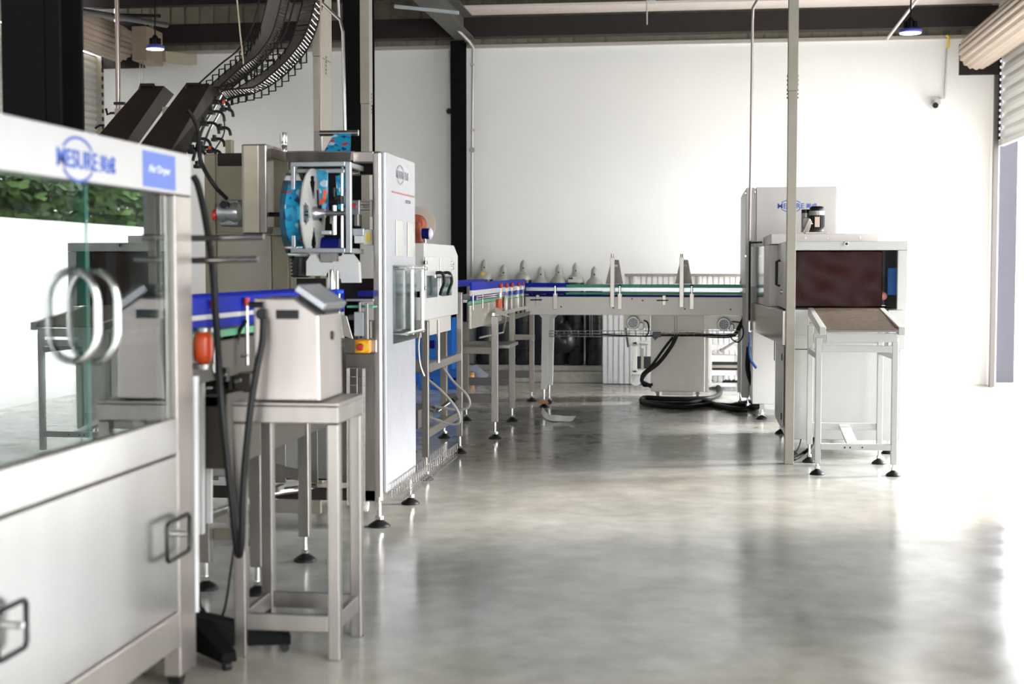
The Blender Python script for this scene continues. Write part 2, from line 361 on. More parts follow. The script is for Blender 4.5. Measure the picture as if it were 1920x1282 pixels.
# outside seen past the doorway and mirrored in the glass
struct(MB().box(XR+.17,XR+.41,17.9,18.3,-.01,4.4).build('wall_outside_pier', mat('pier_grey',(.055,.053,.062),.8,spec=.1)))
yw = MB().box(12,12.25,2,62,-.01,2.5).build('wall_outside', mat('yard_wall_white',(.8,.8,.78),.8)); struct(yw)
def tree(x,y,h,r,label,sd):
    rnd = random.Random(sd); t = thing('tree',(x,y,-.01),label,'tree','trees beyond the yard wall')
    MB().tube([(x,y,-.01),(x+.1,y,h*.3),(x-.05,y+.1,h*.7)],[.16,.12,.06],8).build('trunk', mat('bark',(.12,.08,.05),.9), t)
    mb = MB()
    for i in range(2600):
        v = Vector((rnd.gauss(0,1),rnd.gauss(0,1),rnd.gauss(0,1))).normalized()*r*rnd.random()**.4; v.z *= 1.25
        p = Vector((x,y,h*.62))+v; a = Vector((rnd.gauss(0,1),rnd.gauss(0,1),rnd.gauss(0,.6))).normalized()*.22; b = a.orthogonal().normalized()*.12
        mb.face([p-a,p-b,p+a,p+b])
    mb.build('foliage', mat('leaf_a',(.03,.07,.02),.6,0,.5,.8) if sd%2 else mat('leaf_b',(.07,.13,.03),.6,0,.5,.8), t, fix=False)
for i in range(9): tree(14.8+(i%2)*4.9, 24+i*2.7, 5.6+(i%3)*.6, 2.3, 'leafy green tree beyond the white yard wall mirrored in the glass', i)
# ------------------------------------------------------------------ roof steel
def hcol(name, x, y, z0, z1, w, label):
    mb = MB().box(x-w/2,x+w/2,y-w/2,y-w/2+.014,z0,z1).box(x-w/2,x+w/2,y+w/2-.014,y+w/2,z0,z1).box(x-.006,x+.006,y-w/2+.014,y+w/2-.014,z0,z1)
    o = mb.build(name, COLM); tag(o, label, 'column'); return o
hcol('steel_column', PY(860,300,17.33).x, 17.33, 0, 4.15, .17, 'slim black steel column against the back wall')
hcol('steel_column', PY(673,150,11.8).x, 11.8, 0, 5.19, .22, 'black steel column behind the bagging machine between two tan posts')
c1 = PY(82,150,5.9); th_ = thing('steel_column', (c1.x,5.9,0), 'wide black steel column nearest the camera behind the glazed cabinet', 'column')
MB().box(c1.x-.13,c1.x+.062,5.78,5.8,0,5.19).box(c1.x-.13,c1.x+.13,6.0,6.02,0,5.19).box(c1.x-.04,c1.x-.028,5.8,6.0,0,5.19).build('section', COLM, th_)
MB().box(c1.x+.067,c1.x+.13,5.78,5.8,0,5.19).build('edge_strip', COLM, th_)
m_ = MB(); a = pb(300,58,860,74,17.15,.1); b_ = pb(900,24,1700,62,17.15,.1)
m_.box(XL,XR,17.12,17.3,b_[4]+.005,b_[5]); struct(m_.build('trim_5', DARKB))
struct(MB().box(-2.75,XR,16.6,17.1,b_[5]+.02,b_[5]+.05).build('trim_6', mat('purlin_pale',(.78,.68,.64),.5)))
struct(MB().box(XL,XR,16.0,16.12,b_[5]+.02,b_[5]+.16).build('trim_7', DARKB))
struct(MB().box(XL,-2.75,16.3,16.42,4.48,4.75).build('trim_8', mat('stipple_grey',(.22,.20,.17),.9,0,.3,120)))
struct(MB().box(XL,-2.75,14.0,14.2,4.30,4.60).build('trim_9', COLM))
xb = PY(868,86,17.1).x
m_ = MB().box(xb-.12,xb+.12,6,17.24,4.16,4.175).box(xb-.12,xb+.12,6,17.24,4.40,4.415).box(xb-.006,xb+.006,6,17.24,4.175,4.40)
struct(m_.build('trim_10', BEAMG))
struct(MB().bar((PY(450,0,14).x,13.2,4.62),(PY(500,52,15).x,16,4.28),.08,.14).build('trim_11', BEAMG))
struct(MB().bar((XL,12.1,4.55),(XR,12.1,4.72),.12,.10).build('trim_12', COLM))
struct(MB().bar(PY(740,12,14.9),PY(860,24,14.9),.05,.03).build('trim_13', mat('pale_bracket',(.5,.55,.58),.5)))
# conduits, cameras, lamps
WHC = mat('conduit_white', (.62,.60,.58), .35, .2)
def pipe(name, pts, r, m, label, cat='pipe', k=0, group=None):
    o = MB().tube(smooth_path(pts,k) if k else pts, r, 10).build(name, m); tag(o, label, cat, group); return o
p = [PY(795,-8,15.9),PY(880,78,16.9),PY(887,90,17.35),PY(885,300,17.38),PY(885,520,17.4)]
t = thing('wall_conduit', p[4], 'thin grey conduit down the wall right of the slim black column', 'conduit')
MB().tube(p,.016,10).build('tube', WHC, t)
for y in (86,281): MB().cyl(PY(885,y,17.40),PY(885,y,17.34),.035,14).build('junction_box', mat('box_grey',(.3,.3,.28),.5), t)
for y in (121,244): MB().pbox(881,y-2,890,y+2,17.34,.05).build('clip', WHC, t)
pipe('wall_conduit',[PY(843,95,17.4),PY(845,200,17.4)],.008,WHC,'hair thin conduit down to the camera left of the slim black column','conduit')
p = [PY(1425,-8,12.6),PY(1412,14,12.9),PY(1411,40,12.95),PY(1408,300,13.0),PY(1405,451,13.05)]
pipe('air_pipe', p, .013, mat('pipe_warm',(.40,.34,.32),.35,.4),'thin warm grey air pipe dropping from the roof left of the tall white cabinet','pipe')
def cctv(px,py,Y,label,flip=1):
    c = PY(px,py,Y); t = thing('security_camera', (c.x,YB,c.z), label, 'camera')
    MB().box(c.x+.03*flip-.04,c.x+.03*flip+.06,YB-.03,YB-.001,c.z+.03,c.z+.11).build('bracket', WHC, t)
    MB().tube([(c.x+.03*flip,YB-.03,c.z+.07),(c.x,YB-.10,c.z+.06),(c.x,YB-.12,c.z+.03)],.012,8).build('arm', WHC, t)
    MB().lathe((c.x,YB-.22,c.z),[(.04,0),(.045,.02),(.045,.15),(.03,.18)],'y',18).build('body', WHC, t)
    MB().lathe((c.x,YB-.225,c.z),[(.034,0),(.034,.004)],'y',18).build('lens', BLACKP, t)
cctv(840,207,17.2,'small security camera on the back wall left of the slim black column')
cctv(1756,196,17.2,'small security camera on the white wall near the right doorway')
p = [PY(1777,68,17.4),PY(1775,90,17.44),PY(1771,184,17.44),PY(1761,186,17.44)]
t = thing('wall_conduit', p[2], 'pale conduit with yellow top end feeding the right camera', 'conduit')
MB().tube(p[1:],.012,8).build('tube', WHC, t); MB().tube([PY(1775,66,17.4),PY(1779,70,17.4),PY(1778,90,17.42)],.014,8).build('yellow_end', YEL, t)
def ufo(px,py,Y,r,label,ytop):
    c = PY(px,py,Y); t = thing('high_bay_lamp', c, label, 'lamp')
    MB().lathe(c,[(r*.96,0),(r,.012),(r*.98,.03),(r*.55,.045),(r*.5,.05)],n=32).build('rim', mat('lamp_violet_rim',(.10,.10,.5),.3), t)
    MB().lathe(c-Vector((0,0,.004)),[(r*.9,0),(r*.9,.005)],n=32).build('diffuser', mat('lamp_glow',(.9,.9,1),.4,emit=((.85,.88,1),6)), t)
    mb = MB().lathe(c,[(r*.5,.05),(r*.5,.09),(r*.3,.13),(r*.12,.15)],n=20)
    for k in range(12):
        a = k*math.pi/6; mb.bar(c+Vector((math.cos(a)*r*.3,math.sin(a)*r*.3,.08)),c+Vector((math.cos(a)*r*.62,math.sin(a)*r*.62,.08)),.012,.06)
    mb.build('heat_sink', BLACKP, t); MB().cyl(c+Vector((0,0,.14)),Vector((c.x,c.y,5.199)),.008,8).build('hanger', BLACK, t)
    l = lamp('lamp_light','AREA',c-Vector((0,0,.02)),(0,0,0),14,shape='DISK',size=r*1.7); return t
ufo(291,92,14.5,.098,'round high bay lamp hanging before the tan motor housing',10)
ufo(1707,62,14.5,.112,'round high bay lamp glowing near the right doorway',-6)
t = thing('conduit_drop', PY(1213,46,16), 'short thin white rod hanging from the roof at top centre', 'rod')
MB().cyl(PY(1213,-5,16),PY(1213,46,16),.008,8).build('rod', WHC, t); MB().pbox(1216,0,1229,8,16,.05).build('connector', WHITE, t)
pipe('roof_conduit',[PY(1727,-10,14.6),PY(1716,4,14.8),PY(1664,72,16.6)],.016,WHC,'white conduit slanting past the right high bay lamp','conduit')
pipe('roof_conduit',[PY(150,20,13),PY(312,47,15.4)],.03,mat('grey_conduit',(.10,.095,.09),.4,.3),'grey conduit slanting over the tan motor housing at upper left','conduit')
pipe('roof_conduit',[PY(142,22,15),PY(190,28,15.2),PY(300,30,15.2)],.02,BLACKP,'black conduit running level over the left lamp','conduit')
pipe('floor_pipe',[PY(219,-5,8.9),PY(220,40,8.9),PY(222,205,8.9)],[.016]*3,mat('rose_steel',(.42,.33,.30),.22,.9),'thin reflective steel pipe rising beside the brown chutes','pipe')
pipe('hanging_cord',[PY(444,-5,8.8),PY(450,60,8.8),PY(457,122,8.8)],.005,mat('cord_tan',(.6,.5,.38),.8),'pale cord holding up the chain conveyor','cord')

# ================================================================== GLAZED CABINET (left foreground)
XA = -1.68
gc = thing('glazed_cabinet', (-2.2,3.6,0), 'large steel glazed cabinet with blue logo in the left foreground', 'machine')
ya, ye, yp = 2.62, 4.585, 4.44
def yA(px, py=500, X=XA): return PX(px,py,X).y
m_ = MB().box(-2.6,XA-.02,ya,ye,1.635,1.77)
m_.build('header_box', SHEET, gc, .006)
MB().box(XA-.019,XA,ya,ye,1.635,1.772).build('header_panel', mat('header_white',(.50,.485,.49),.30,.25,.02), gc, .003)
MB().box(XA-.06,XA,yp,ye,.05,1.634).build('corner_post', SHEET, gc, .006)
MB().box(-2.6,-2.54,yp,ye,.05,1.634).build('corner_post', SHEET, gc, .006)
MB().box(XA-.06,XA,ya,ya+.12,.05,1.634).build('corner_post', SHEET, gc, .006)
MB().box(-2.6,-2.54,ya,ya+.12,.05,1.634).build('corner_post', SHEET, gc, .006)
MB().box(-2.6,XA-.002,ya+.12,yp,.79,.908).build('deck_rail', MATS['satin_sheet'] if 'satin_sheet' in MATS else mat('satin_sheet', (.58,.565,.555), .26, .95, .07, 1.6, .015, 30, stretch=(3,3,.5)), gc, .006)
dp = MB().box(XA-.03,XA-.004,ya+.121,yp-.003,.275,.784).build('door_panel', mat('satin_sheet', (.58,.565,.555), .26, .95, .07, 1.6, .015, 30, stretch=(3,3,.5)), gc, .004)
MB().box(-2.6,-2.57,ya+.12,yp,.275,.784).build('back_panel', SHEET, gc)
MB().box(XA-.05,XA-.001,ya+.121,yp-.001,.155,.27).build('lower_rail', SHEET, gc, .004)
MB().box(-2.54,XA-.061,yp+.02,ye-.01,.155,.79).build('end_panel', SHEET, gc)
MB().box(-2.55,XA-.061,yp+.05,yp+.056,.909,1.63).build('end_pane', ACRYL, gc)
ysp = yA(163,500,XA-.02)
for (y0,y1) in ((ya+.125,ysp-.003),(ysp+.003,yp-.004)):
    p_ = MB().box(XA-.028,XA-.020,y0,y1,.912,1.632).build('glass_door', GLASS, gc)
MB().box(XA-.030,XA-.018,ysp-.0028,ysp+.0028,.912,1.632).build('glass_edge', mat('green_glass_edge',(.02,.14,.11),.2), gc)
def dpull(y, z0, z1, so, r, parent, x, m, name='door_handle'):
    pts = []
    for k in range(13):
        a = math.pi/2*k/12; pts.append((x+so*math.sin(a), y, z1-.085+.085*math.cos(a)) )
    pts2 = [(p[0],p[1],z0+z1-p[2]) for p in pts[::-1]]
    return MB().tube(pts+pts2, r, 12).build(name, m, parent)
for px in (183,220):
    y = yA(px,590,XA+.05); z1 = PX(px,508,XA+.05).z; z0 = PX(px,678,XA+.05).z
    dpull(y, z0, z1, .068, .0105, gc, XA-.018, STEELP)
def blackpull(y, z, w, h, par):
    x = XA+.028; r = .018; pts = []
    for cx, cz, a0 in ((w/2-r,h/2-r,0),(-w/2+r,h/2-r,90),(-w/2+r,-h/2+r,180),(w/2-r,-h/2+r,270)):
        for k in range(4):
            a = math.radians(a0+k*30); pts.append((x, y+cx+math.cos(a)*r, z+cz+math.sin(a)*r))
    h_ = MB().tube(pts, .0075, 8, closed=True).build('panel_handle', BLACKP, par)
    MB().cyl((XA-.004,y+w*.3,z),(XA+.034,y+w*.3,z),.009,12).build('lock_barrel', STEELP, h_)
    return h_
c = PX(319,1007,XA); blackpull(c.y, c.z, .20, .122, gc)
c = PX(2,1180,XA); blackpull(c.y, c.z, .15, .12, gc)
xd, zd = (0,1,0), (0,0,1)
c = PX(146,299,XA+.0005); logo((XA+.0006,c.y,c.z), xd, zd, yA(184,300)-yA(108,290), LOGO, gc)
c0 = PX(268,330,XA); c1_ = PX(328,330,XA)
pl = MB().box(XA+.0003,XA+.002,c0.y,c1_.y,1.645,1.755).build('name_plate', PLATEB, gc)
text_part('plate_lettering','Air Dryer',(XA+.0022,c0.y+(c1_.y-c0.y)*.16,1.685),xd,zd,(c1_.y-c0.y)*.66,.03,TXTW,pl)
for (x,y) in ((XA-.05,ya+.08),(-2.5,ya+.08),(XA-.05,ye-.06),(-2.5,ye-.06)):
    MB().cyl((x-.02,y,.03),(x+.02,y,.03),.03,18).build('caster', BLACK, gc)
# steel push rods that come out of the cabinet end
for px0,py0,px1,py1,Y in ((372,447,495,444,4.75),(360,489,484,486,4.68)):
    o = MB().cyl(PY(px0-20,py0,Y),PY(px1,py1,Y),.0105,14).build('guide_rod', ROD, gc)
# pole with fan base
t = thing('pole_stand', (PY(366,1240,4.86).x,4.86,0), 'slim pale pole on a black splayed base beside the glazed cabinet', 'stand')
b0 = Vector(t.location); MB().tube([PY(366,705,4.86),PY(366,1215,4.86)],.0135,14).build('pole', WHITEG, t)
MB().lathe((b0.x,b0.y,.05),[(.035,0),(.04,.03),(.03,.07),(.018,.10)],n=18).build('hub', BLACKP, t)
for a,l in ((20,.34),(-42,.25),(95,.22),(170,.26),(245,.28)):
    d = Vector((math.cos(math.radians(a)),math.sin(math.radians(a)),0)); n_ = Vector((-d.y,d.x,0)); e = b0+d*l
    A = b0+Vector((0,0,.045)); 
    o = MB().hexa([A-n_*.045,e-n_*.03+Vector((0,0,.03)),e+n_*.03+Vector((0,0,.03)),A+n_*.045,A-n_*.04+Vector((0,0,.12)),e-n_*.028+Vector((0,0,.065)),e+n_*.028+Vector((0,0,.065)),A+n_*.04+Vector((0,0,.12))]).build('base_leg', mat('flat_black',(.003,.003,.003),.7,spec=.1), t, .004)
    f_ = MB().cyl(e-d*.02+Vector((0,0,.015))-n_*.012, e-d*.02+Vector((0,0,.015))+n_*.012,.0155,12).build('caster', BLACK, t); 
pipe('black_hose',[PY(364,745,4.9)+Vector((-.05,.1,0)),PY(372,1095,5.1),PY(383,1145,5.1),PY(400,1165,5.1),PY(420,1145,5.1),PY(434,1060,5.15),PY(445,990,5.25)],.005,BLACK,'thin black cable sagging behind the pale pole','cable',6)
# ================================================================== CONTROL BOX AND ITS STAND
YS0, YS1 = 4.87, 5.24
zt = PY(560,755,YS0).z
st = thing('steel_stand', (-1.5,5.05,0), 'square tube steel stand carrying the sloped control box', 'stand')
xl0 = PY(437,1000,YS0).x; xr1 = PY(636,1000,YS0).x; w = .044
for nm,(x,y) in {'a':(xl0+w/2,YS0+w/2),'b':(xr1-w/2,YS0+w/2),'c':(xl0+w/2,YS1-w/2),'d':(xr1-w/2,YS1-w/2)}.items():
    MB().box(x-w/2,x+w/2,y-w/2,y+w/2,0,zt-.075).build('leg', STEEL, st, .004)
MB().box(xl0,xr1,YS0,YS1,zt-.074,zt-.012).build('top_frame', STEEL, st, .004)
MB().box(xl0-.003,xr1+.003,YS0-.003,YS1+.003,zt-.011,zt).build('top_plate', SHEET, st, .003)
zr = PY(540,1168,YS0).z
for (x0,x1,y0,y1) in ((xl0+w,xr1-w,YS0,YS0+.025),(xl0+w,xr1-w,YS1-.03,YS1-.005),(xl0+.01,xl0+.035,YS0+w,YS1-w),(xr1-.035,xr1-.01,YS0+w,YS1-w)):
    MB().box(x0,x1,y0,y1,zr-.03,zr+.03).build('stretcher', STEEL, st, .003)
YB0, YB1 = YS0+.015, 5.20
def P2(px,py): v = PY(px,py,YB0); return (v.x, v.z)
poly = [P2(476,749),P2(601,750),P2(598,591),P2(550,558),P2(474,558)]
poly[0] = (poly[0][0],zt+.002); poly[1] = (poly[1][0],zt+.002)
cb = thing('control_box', (-1.55,5.05,zt+.002), 'sloped stainless control box with tilted display on the steel stand', 'control box')
MB().prism(poly,'y',YB0,YB1).build('housing', SHEET, cb, .008)
s0 = Vector((poly[3][0],0,poly[3][1])); s1 = Vector((poly[2][0],0,poly[2][1])); dS = (s1-s0).normalized(); nS = Vector((-dS.z,0,dS.x))
if nS.z < 0: nS = -nS
a_ = s0-dS*.022+nS*.014; b_ = s1-dS*.006+nS*.014; y0,y1 = YB0+.04, YB1+.02
def V(p,y): return Vector((p.x,y,p.z))
MB().hexa([V(a_,y0),V(b_,y0),V(b_,y1),V(a_,y1),V(a_+nS*.028,y0),V(b_+nS*.028,y0),V(b_+nS*.028,y1),V(a_+nS*.028,y1)]).build('display', ALU, cb, .004)
a2,b2 = a_+dS*.008+nS*.0281, b_-dS*.008+nS*.0281
MB().hexa([V(a2,y0+.012),V(b2,y0+.012),V(b2,y1-.012),V(a2,y1-.012),V(a2+nS*.001,y0+.012),V(b2+nS*.001,y0+.012),V(b2+nS*.001,y1-.012),V(a2+nS*.001,y1-.012)]).build('screen', mat('screen_grey',(.30,.31,.32),.12), cb)
MB().hexa([V(s0,y0+.03),V(s1,y0+.03),V(s1,y1-.05),V(s0,y1-.05),V(s0+nS*.015,y0+.03),V(s1+nS*.015,y0+.03),V(s1+nS*.015,y1-.05),V(s0+nS*.015,y1-.05)]).build('display_mount', BLACKP, cb)
a = pb(517,581,560,598,YB0-.004,.006); MB().box(*a).build('label_window', BLACKP, cb, .002)
c = PY(628,629,5.05); xf = poly[2][0]; MB().cyl((xf-.001,5.06,c.z),(xf+.006,5.06,c.z),.016,18).build('side_button', BLACKP, cb)
c = PY(494,588,YB0); MB().cyl((c.x,YB0+.01,c.z),(c.x,YB0-.03,c.z),.02,16).build('cable_gland', BLACKP, cb)
c = PY(484,571,YB0); MB().cyl((c.x-.03,YB0-.012,c.z),(c.x+.025,YB0-.012,c.z),.011,14).build('connector', BLACKP, cb)
pipe('black_hose',[PY(362,330,5.0),PY(372,350,5.0),PY(385,410,4.98),PY(398,500,4.94),PY(405,600,4.9),PY(414,740,4.82),PY(428,880,4.82),PY(441,1000,4.82),PY(447,1040,4.82),PY(453,1015,4.8),PY(457,900,4.8),PY(468,780,4.8),PY(482,690,4.82),PY(492,640,4.84),PY(494,598,4.85)],.0125,BLACK,'thick black hose looping down from above to the control box','hose',8)
pipe('black_hose',[PY(352,205,6.9),PY(370,240,6.95),PY(376,300,7.0),PY(400,345,7.0),PY(425,372,7.1)],.011,BLACK,'black hose curving down to the valve with the red knob','hose',8)
pipe('black_hose',[PY(462,600,5.6),PY(446,630,5.6),PY(440,700,5.6),PY(440,745,5.6),PY(425,775,5.6)],.008,BLACK,'black cable dropping between the orange knob and the control box','cable',6)
# ================================================================== OUTFEED CONVEYOR (along the line, left)
XC0, XC1, YC0, YC1 = -2.10, -1.86, 4.95, 7.28
zb = 1.16
cv = thing('belt_conveyor', (-1.98,6.0,0), 'belt conveyor with blue guides and green strips behind the control box', 'conveyor')
MB().box(XC0+.03,XC1-.03,YC0,YC1,zb-.04,zb-.02).build('belt', WHITEG, cv)
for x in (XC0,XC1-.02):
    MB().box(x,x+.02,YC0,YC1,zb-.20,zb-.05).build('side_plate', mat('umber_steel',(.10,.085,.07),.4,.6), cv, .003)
    MB().box(x,x+.02,YC0,YC1,zb-.035,zb-.008).build('green_strip', GREENL, cv)
for x in (XC0-.02,XC1+.004):
    MB().box(x,x+.016,YC0,YC1,zb+.06,zb+.125).build('guide_rail', BLUE, cv, .003)
    MB().box(x,x+.016,YC0,YC1,zb+.005,zb+.04).build('guide_rail', BLUE, cv, .003)
    MB().box(x+.002,x+.014,YC0,YC1,zb+.041,zb+.059).build('guide_backing', WHITE, cv)
for px,Y in ((398,5.42),(460,5.95)):
    p = PX(px,560,XC1+.03); y = p.y
    pst = MB().cyl((XC1+.035,y,zb-.16),(XC1+.035,y,zb+.085),.008,10).build('guide_post', STEELP, cv)
    MB().cyl((XC1+.035,y,zb+.082),(XC1+.035,y,zb+.115),.013,14).build('cap', RED, pst)
p = PX(376,650,XC1+.04)
o = MB().lathe((XC1+.05,p.y,p.z),[(.015,-.062),(.030,-.05),(.036,-.03),(.036,.03),(.030,.05),(.015,.058)],n=24).build('orange_float', ORANGE, cv)
MB().lathe((XC1+.05,p.y,p.z),[(.04,.056),(.04,.07)],n=18).build('float_clamp', STEEL, o); MB().lathe((XC1+.05,p.y,p.z),[(.045,-.08),(.045,-.063)],n=18).build('float_clamp', STEEL, o)
MB().box(XC1,XC1+.06,p.y-.03,p.y+.03,p.z-.084,p.z-.078).build('float_bracket', STEEL, cv)
for (px,py) in ((385,1110),(480,1115),(572,1052)):
    pass
legs = [(PY(385,1000,5.90).x,5.90),(PY(482,1000,5.84).x,5.84),(PY(572,1000,6.53).x,6.53),(PY(470,1000,6.9).x,6.9)]
for (x,y) in legs:
    MB().box(x-.026,x+.026,y-.026,y+.026,.12,zb-.20).build('leg', STEEL, cv, .004); foot(x,y,.12,cv,.055,.011)
MB().bar((legs[0][0]+.03,5.9,.33),(legs[1][0]-.03,5.84,.33),.03,.06).build('stretcher', STEEL, cv, .003)
MB().bar((legs[3][0]+.03,6.9,.40),(legs[2][0],6.56,.40),.03,.05).build('stretcher', STEEL, cv, .003)
MB().bar(PY(372,975,5.6),PY(528,912,6.5),.032,.032).build('brace_bar', STEELP, cv, .006)
MB().bar(PY(372,1000,5.94),PY(470,1000,5.94),.02,.05).build('stretcher', STEELD, cv)
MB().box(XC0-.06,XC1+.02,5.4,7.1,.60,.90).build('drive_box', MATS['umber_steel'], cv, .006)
MB().cyl((XC0-.01,5.7,.88),(XC1-.03,5.7,.88),.06,20).build('drive_motor', DARKB, cv)
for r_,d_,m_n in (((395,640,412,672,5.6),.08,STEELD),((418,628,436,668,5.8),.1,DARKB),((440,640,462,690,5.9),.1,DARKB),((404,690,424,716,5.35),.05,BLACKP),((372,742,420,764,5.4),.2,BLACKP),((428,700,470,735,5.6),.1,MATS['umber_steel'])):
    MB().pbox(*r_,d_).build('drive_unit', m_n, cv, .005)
for px,py in ((412,705),(440,715),(452,668)): MB().cyl(PY(px,py,5.33),PY(px+12,py-3,5.33),.007,8).build('fitting', STEELP, cv)
MB().bar(PY(372,790,5.4),PY(440,765,5.9),.03,.035).build('crossbar', WHITEG, cv)
MB().bar(PY(374,700,5.35),PY(374,1000,5.35),.035,.035).build('side_post', WHITEG, cv); MB().bar(PY(393,725,5.6),PY(393,980,5.6),.02,.02).build('side_post', WHITEG, cv)

# ================================================================== BAGGING MACHINE
XB = -1.66; YF, YR = 7.45, 8.27
bgm = thing('bagging_machine', (-2.1,7.9,0), 'large steel and white bagging machine with a blue film reel', 'machine')
zT = PY(728,283,YF).z
xc0 = PY(700,600,YF).x
MB().box(xc0,XB-.02,YF,YF+.12,.13,zT).build('front_post', SHEET, bgm, .012)
MB().box(XB-.045,XB-.02,YF+.121,YR,.16,zT).build('side_frame', SHEET, bgm, .004)
yq = lambda px: PX(px,500,XB).y
dW = MB().box(XB-.0195,XB,YF+.02,YR,.18,zT).build('side_door', mat('door_lavender_white',(.50,.51,.55),.25,.1), bgm, .006)
logo((XB+.0006,yq(751),PX(751,328,XB).z),(0,1,0),(0,0,1),(yq(758.5)-yq(743)),LOGOG,bgm)
MB().box(XB+.0002,XB+.002,yq(735),yq(777),PX(755,364,XB).z-.004,PX(755,364,XB).z+.004).build('red_line', mat('faint_red',(.5,.15,.15),.5), bgm)
text_part('small_lettering','AIASS',(XB+.001,yq(760),PX(765,382,XB).z),(0,1,0),(0,0,1),yq(770)-yq(760),.02,LOGOG,bgm)
for (p0,p1,t0,t1) in ((742,755,412,480),(764,773,416,482)):
    MB().box(XB+.0005,XB+.006,yq(p0),yq(p1),PX(p0,t1,XB).z,PX(p0,t0,XB).z).build('inspection_plate', mat('plate_pale',(.66,.66,.60),.3,.2), bgm, .002)
MB().box(XB+.001,XB+.008,yq(736),yq(779),PX(755,640,XB).z,PX(755,497,XB).z).build('side_window', ACRYL, bgm)
MB().box(XB+.0005,XB+.0009,yq(738),yq(777),PX(755,635,XB).z,PX(755,500,XB).z).build('window_backing', mat('window_grey',(.35,.36,.34),.3,.3), bgm)
hd = MB()
zu, zl = PX(758,503,XB+.06).z, PX(758,627,XB+.06).z; yh0, yh1 = yq(742), yq(775)
hd = MB().tube([(XB+.06,yh0,zu),(XB+.06,yh1,zu)],.011,12).build('pull_handle', STEELP, bgm)
hd2 = MB().tube([(XB+.06,yh0,zl),(XB+.06,yh1,zl)],.011,12).build('pull_handle', STEELP, bgm)
for y,z in ((yq(753),0),(yq(773),0)):
    MB().tube([(XB+.06,y,zl-.01),(XB+.06,y,zu+.01)],.011,12).build('grip_bar', STEELP, bgm)
for y in (yh0+.03,yh1-.03):
    for z,h in ((zu,hd),(zl,hd2)): MB().cyl((XB,y,z),(XB+.06,y,z),.008,10).build('standoff', STEELP, h)
# left steel cabinet of the machine
YC = 7.95
xl_, xr_ = PY(386,500,YC).x, PY(541,500,YC).x
MB().box(xl_,xr_+.02,YC,YC+.5,.25,PY(450,288,YC).z).build('rear_cabinet', BEIGE, bgm, .006)
MB().pbox(386,290,406,900,YC-.012,.011).build('cabinet_stile', BEIGE, bgm, .003)
MB().pbox(510,300,540,560,YC-.012,.011).build('cabinet_stile', BEIGE, bgm, .003)
MB().pbox(408,436,509,640,YC-.008,.007).build('cabinet_door', STEELD, bgm, .003)
MB().pbox(408,287,470,311,YC-.012,.011).build('cabinet_vent', DARKB, bgm)
MB().pbox(500,295,540,405,YC-.02,.018).build('cabinet_panel', BEIGE, bgm, .003)
MB().pbox(422,262,434,288,YC+.05,.05).build('upright_tab', BEIGE, bgm, .002)
MB().pbox(453,270,500,438,7.45,.14).build('duct_column', STEEL, bgm, .008)
dc = MB().pbox(457,272,485,436,7.437,.012).build('duct_cover', mat('warm_steel',(.52,.46,.36),.4,.5,.1,7), bgm, .003)
MB().pbox(500,425,540,442,7.55,.3).build('duct_outlet', STEELD, bgm, .004)
# top tray and beams
a = PY(541,283,7.5); b = PY(698,283,7.5)
p = [PY(545,304,7.5),PY(655,304,7.5),PY(662,300,7.9),PY(528,300,7.9),PY(531,284,7.46),PY(660,284,7.46),PY(666,283,7.95),PY(520,283,7.95)]
MB().hexa(p).build('top_tray', SHEET, bgm, .004)
MB().pbox(500,274,512,290,7.6,.3).build('tray_bracket', STEEL, bgm, .003)
MB().hexa([PY(500,292,7.58),PY(536,304,7.44),PY(536,304,7.5),PY(500,292,7.64),PY(500,276,7.58),PY(536,284,7.44),PY(536,284,7.5),PY(500,276,7.64)]).build('side_beam', SHEET, bgm, .003)
MB().pbox(661,284,700,304,7.55,.1).build('cross_beam', SHEET, bgm, .004)
MB().pbox(661,306,700,326,7.8,.1).build('cross_beam', DARKB, bgm, .004)
MB().pbox(545,306,700,312,8.1,.04).build('cross_beam', STEELD, bgm)
c = PY(532,284,7.7); MB().lathe((c.x,c.y,c.z),[(.020,0),(.020,.03),(.016,.035),(.020,.045),(.021,.09),(.018,.105)],n=20).build('beacon', STEELP, bgm)
# aluminium reel frame
YQ = 7.10
fr = []
for r_ in ((648,303,658,474,YQ),(546,303,555,474,YQ+.34),(648,303,656,474,YQ+.34)): MB().pbox(*r_,.028).build('profile', ALU, bgm, .003)
for r_ in ((546,303,647,312,YQ),(545,465,647,474,YQ)): MB().pbox(*r_,.028).build('profile', ALU, bgm, .003)
MB().pbox(546,310,553,464,YQ+.005,.026).build('profile', ALU, bgm, .003)
MB().pbox(553,316,645,324,YQ+.20,.028).build('profile', ALU, bgm, .003)
for px,py in ((650,308),(650,470),(549,470)):
    p = PY(px,py,YQ+.03); MB().box(p.x-.013,p.x+.013,YQ+.03,YQ+.35,p.z-.013,p.z+.013).build('profile', ALU, bgm, .003)
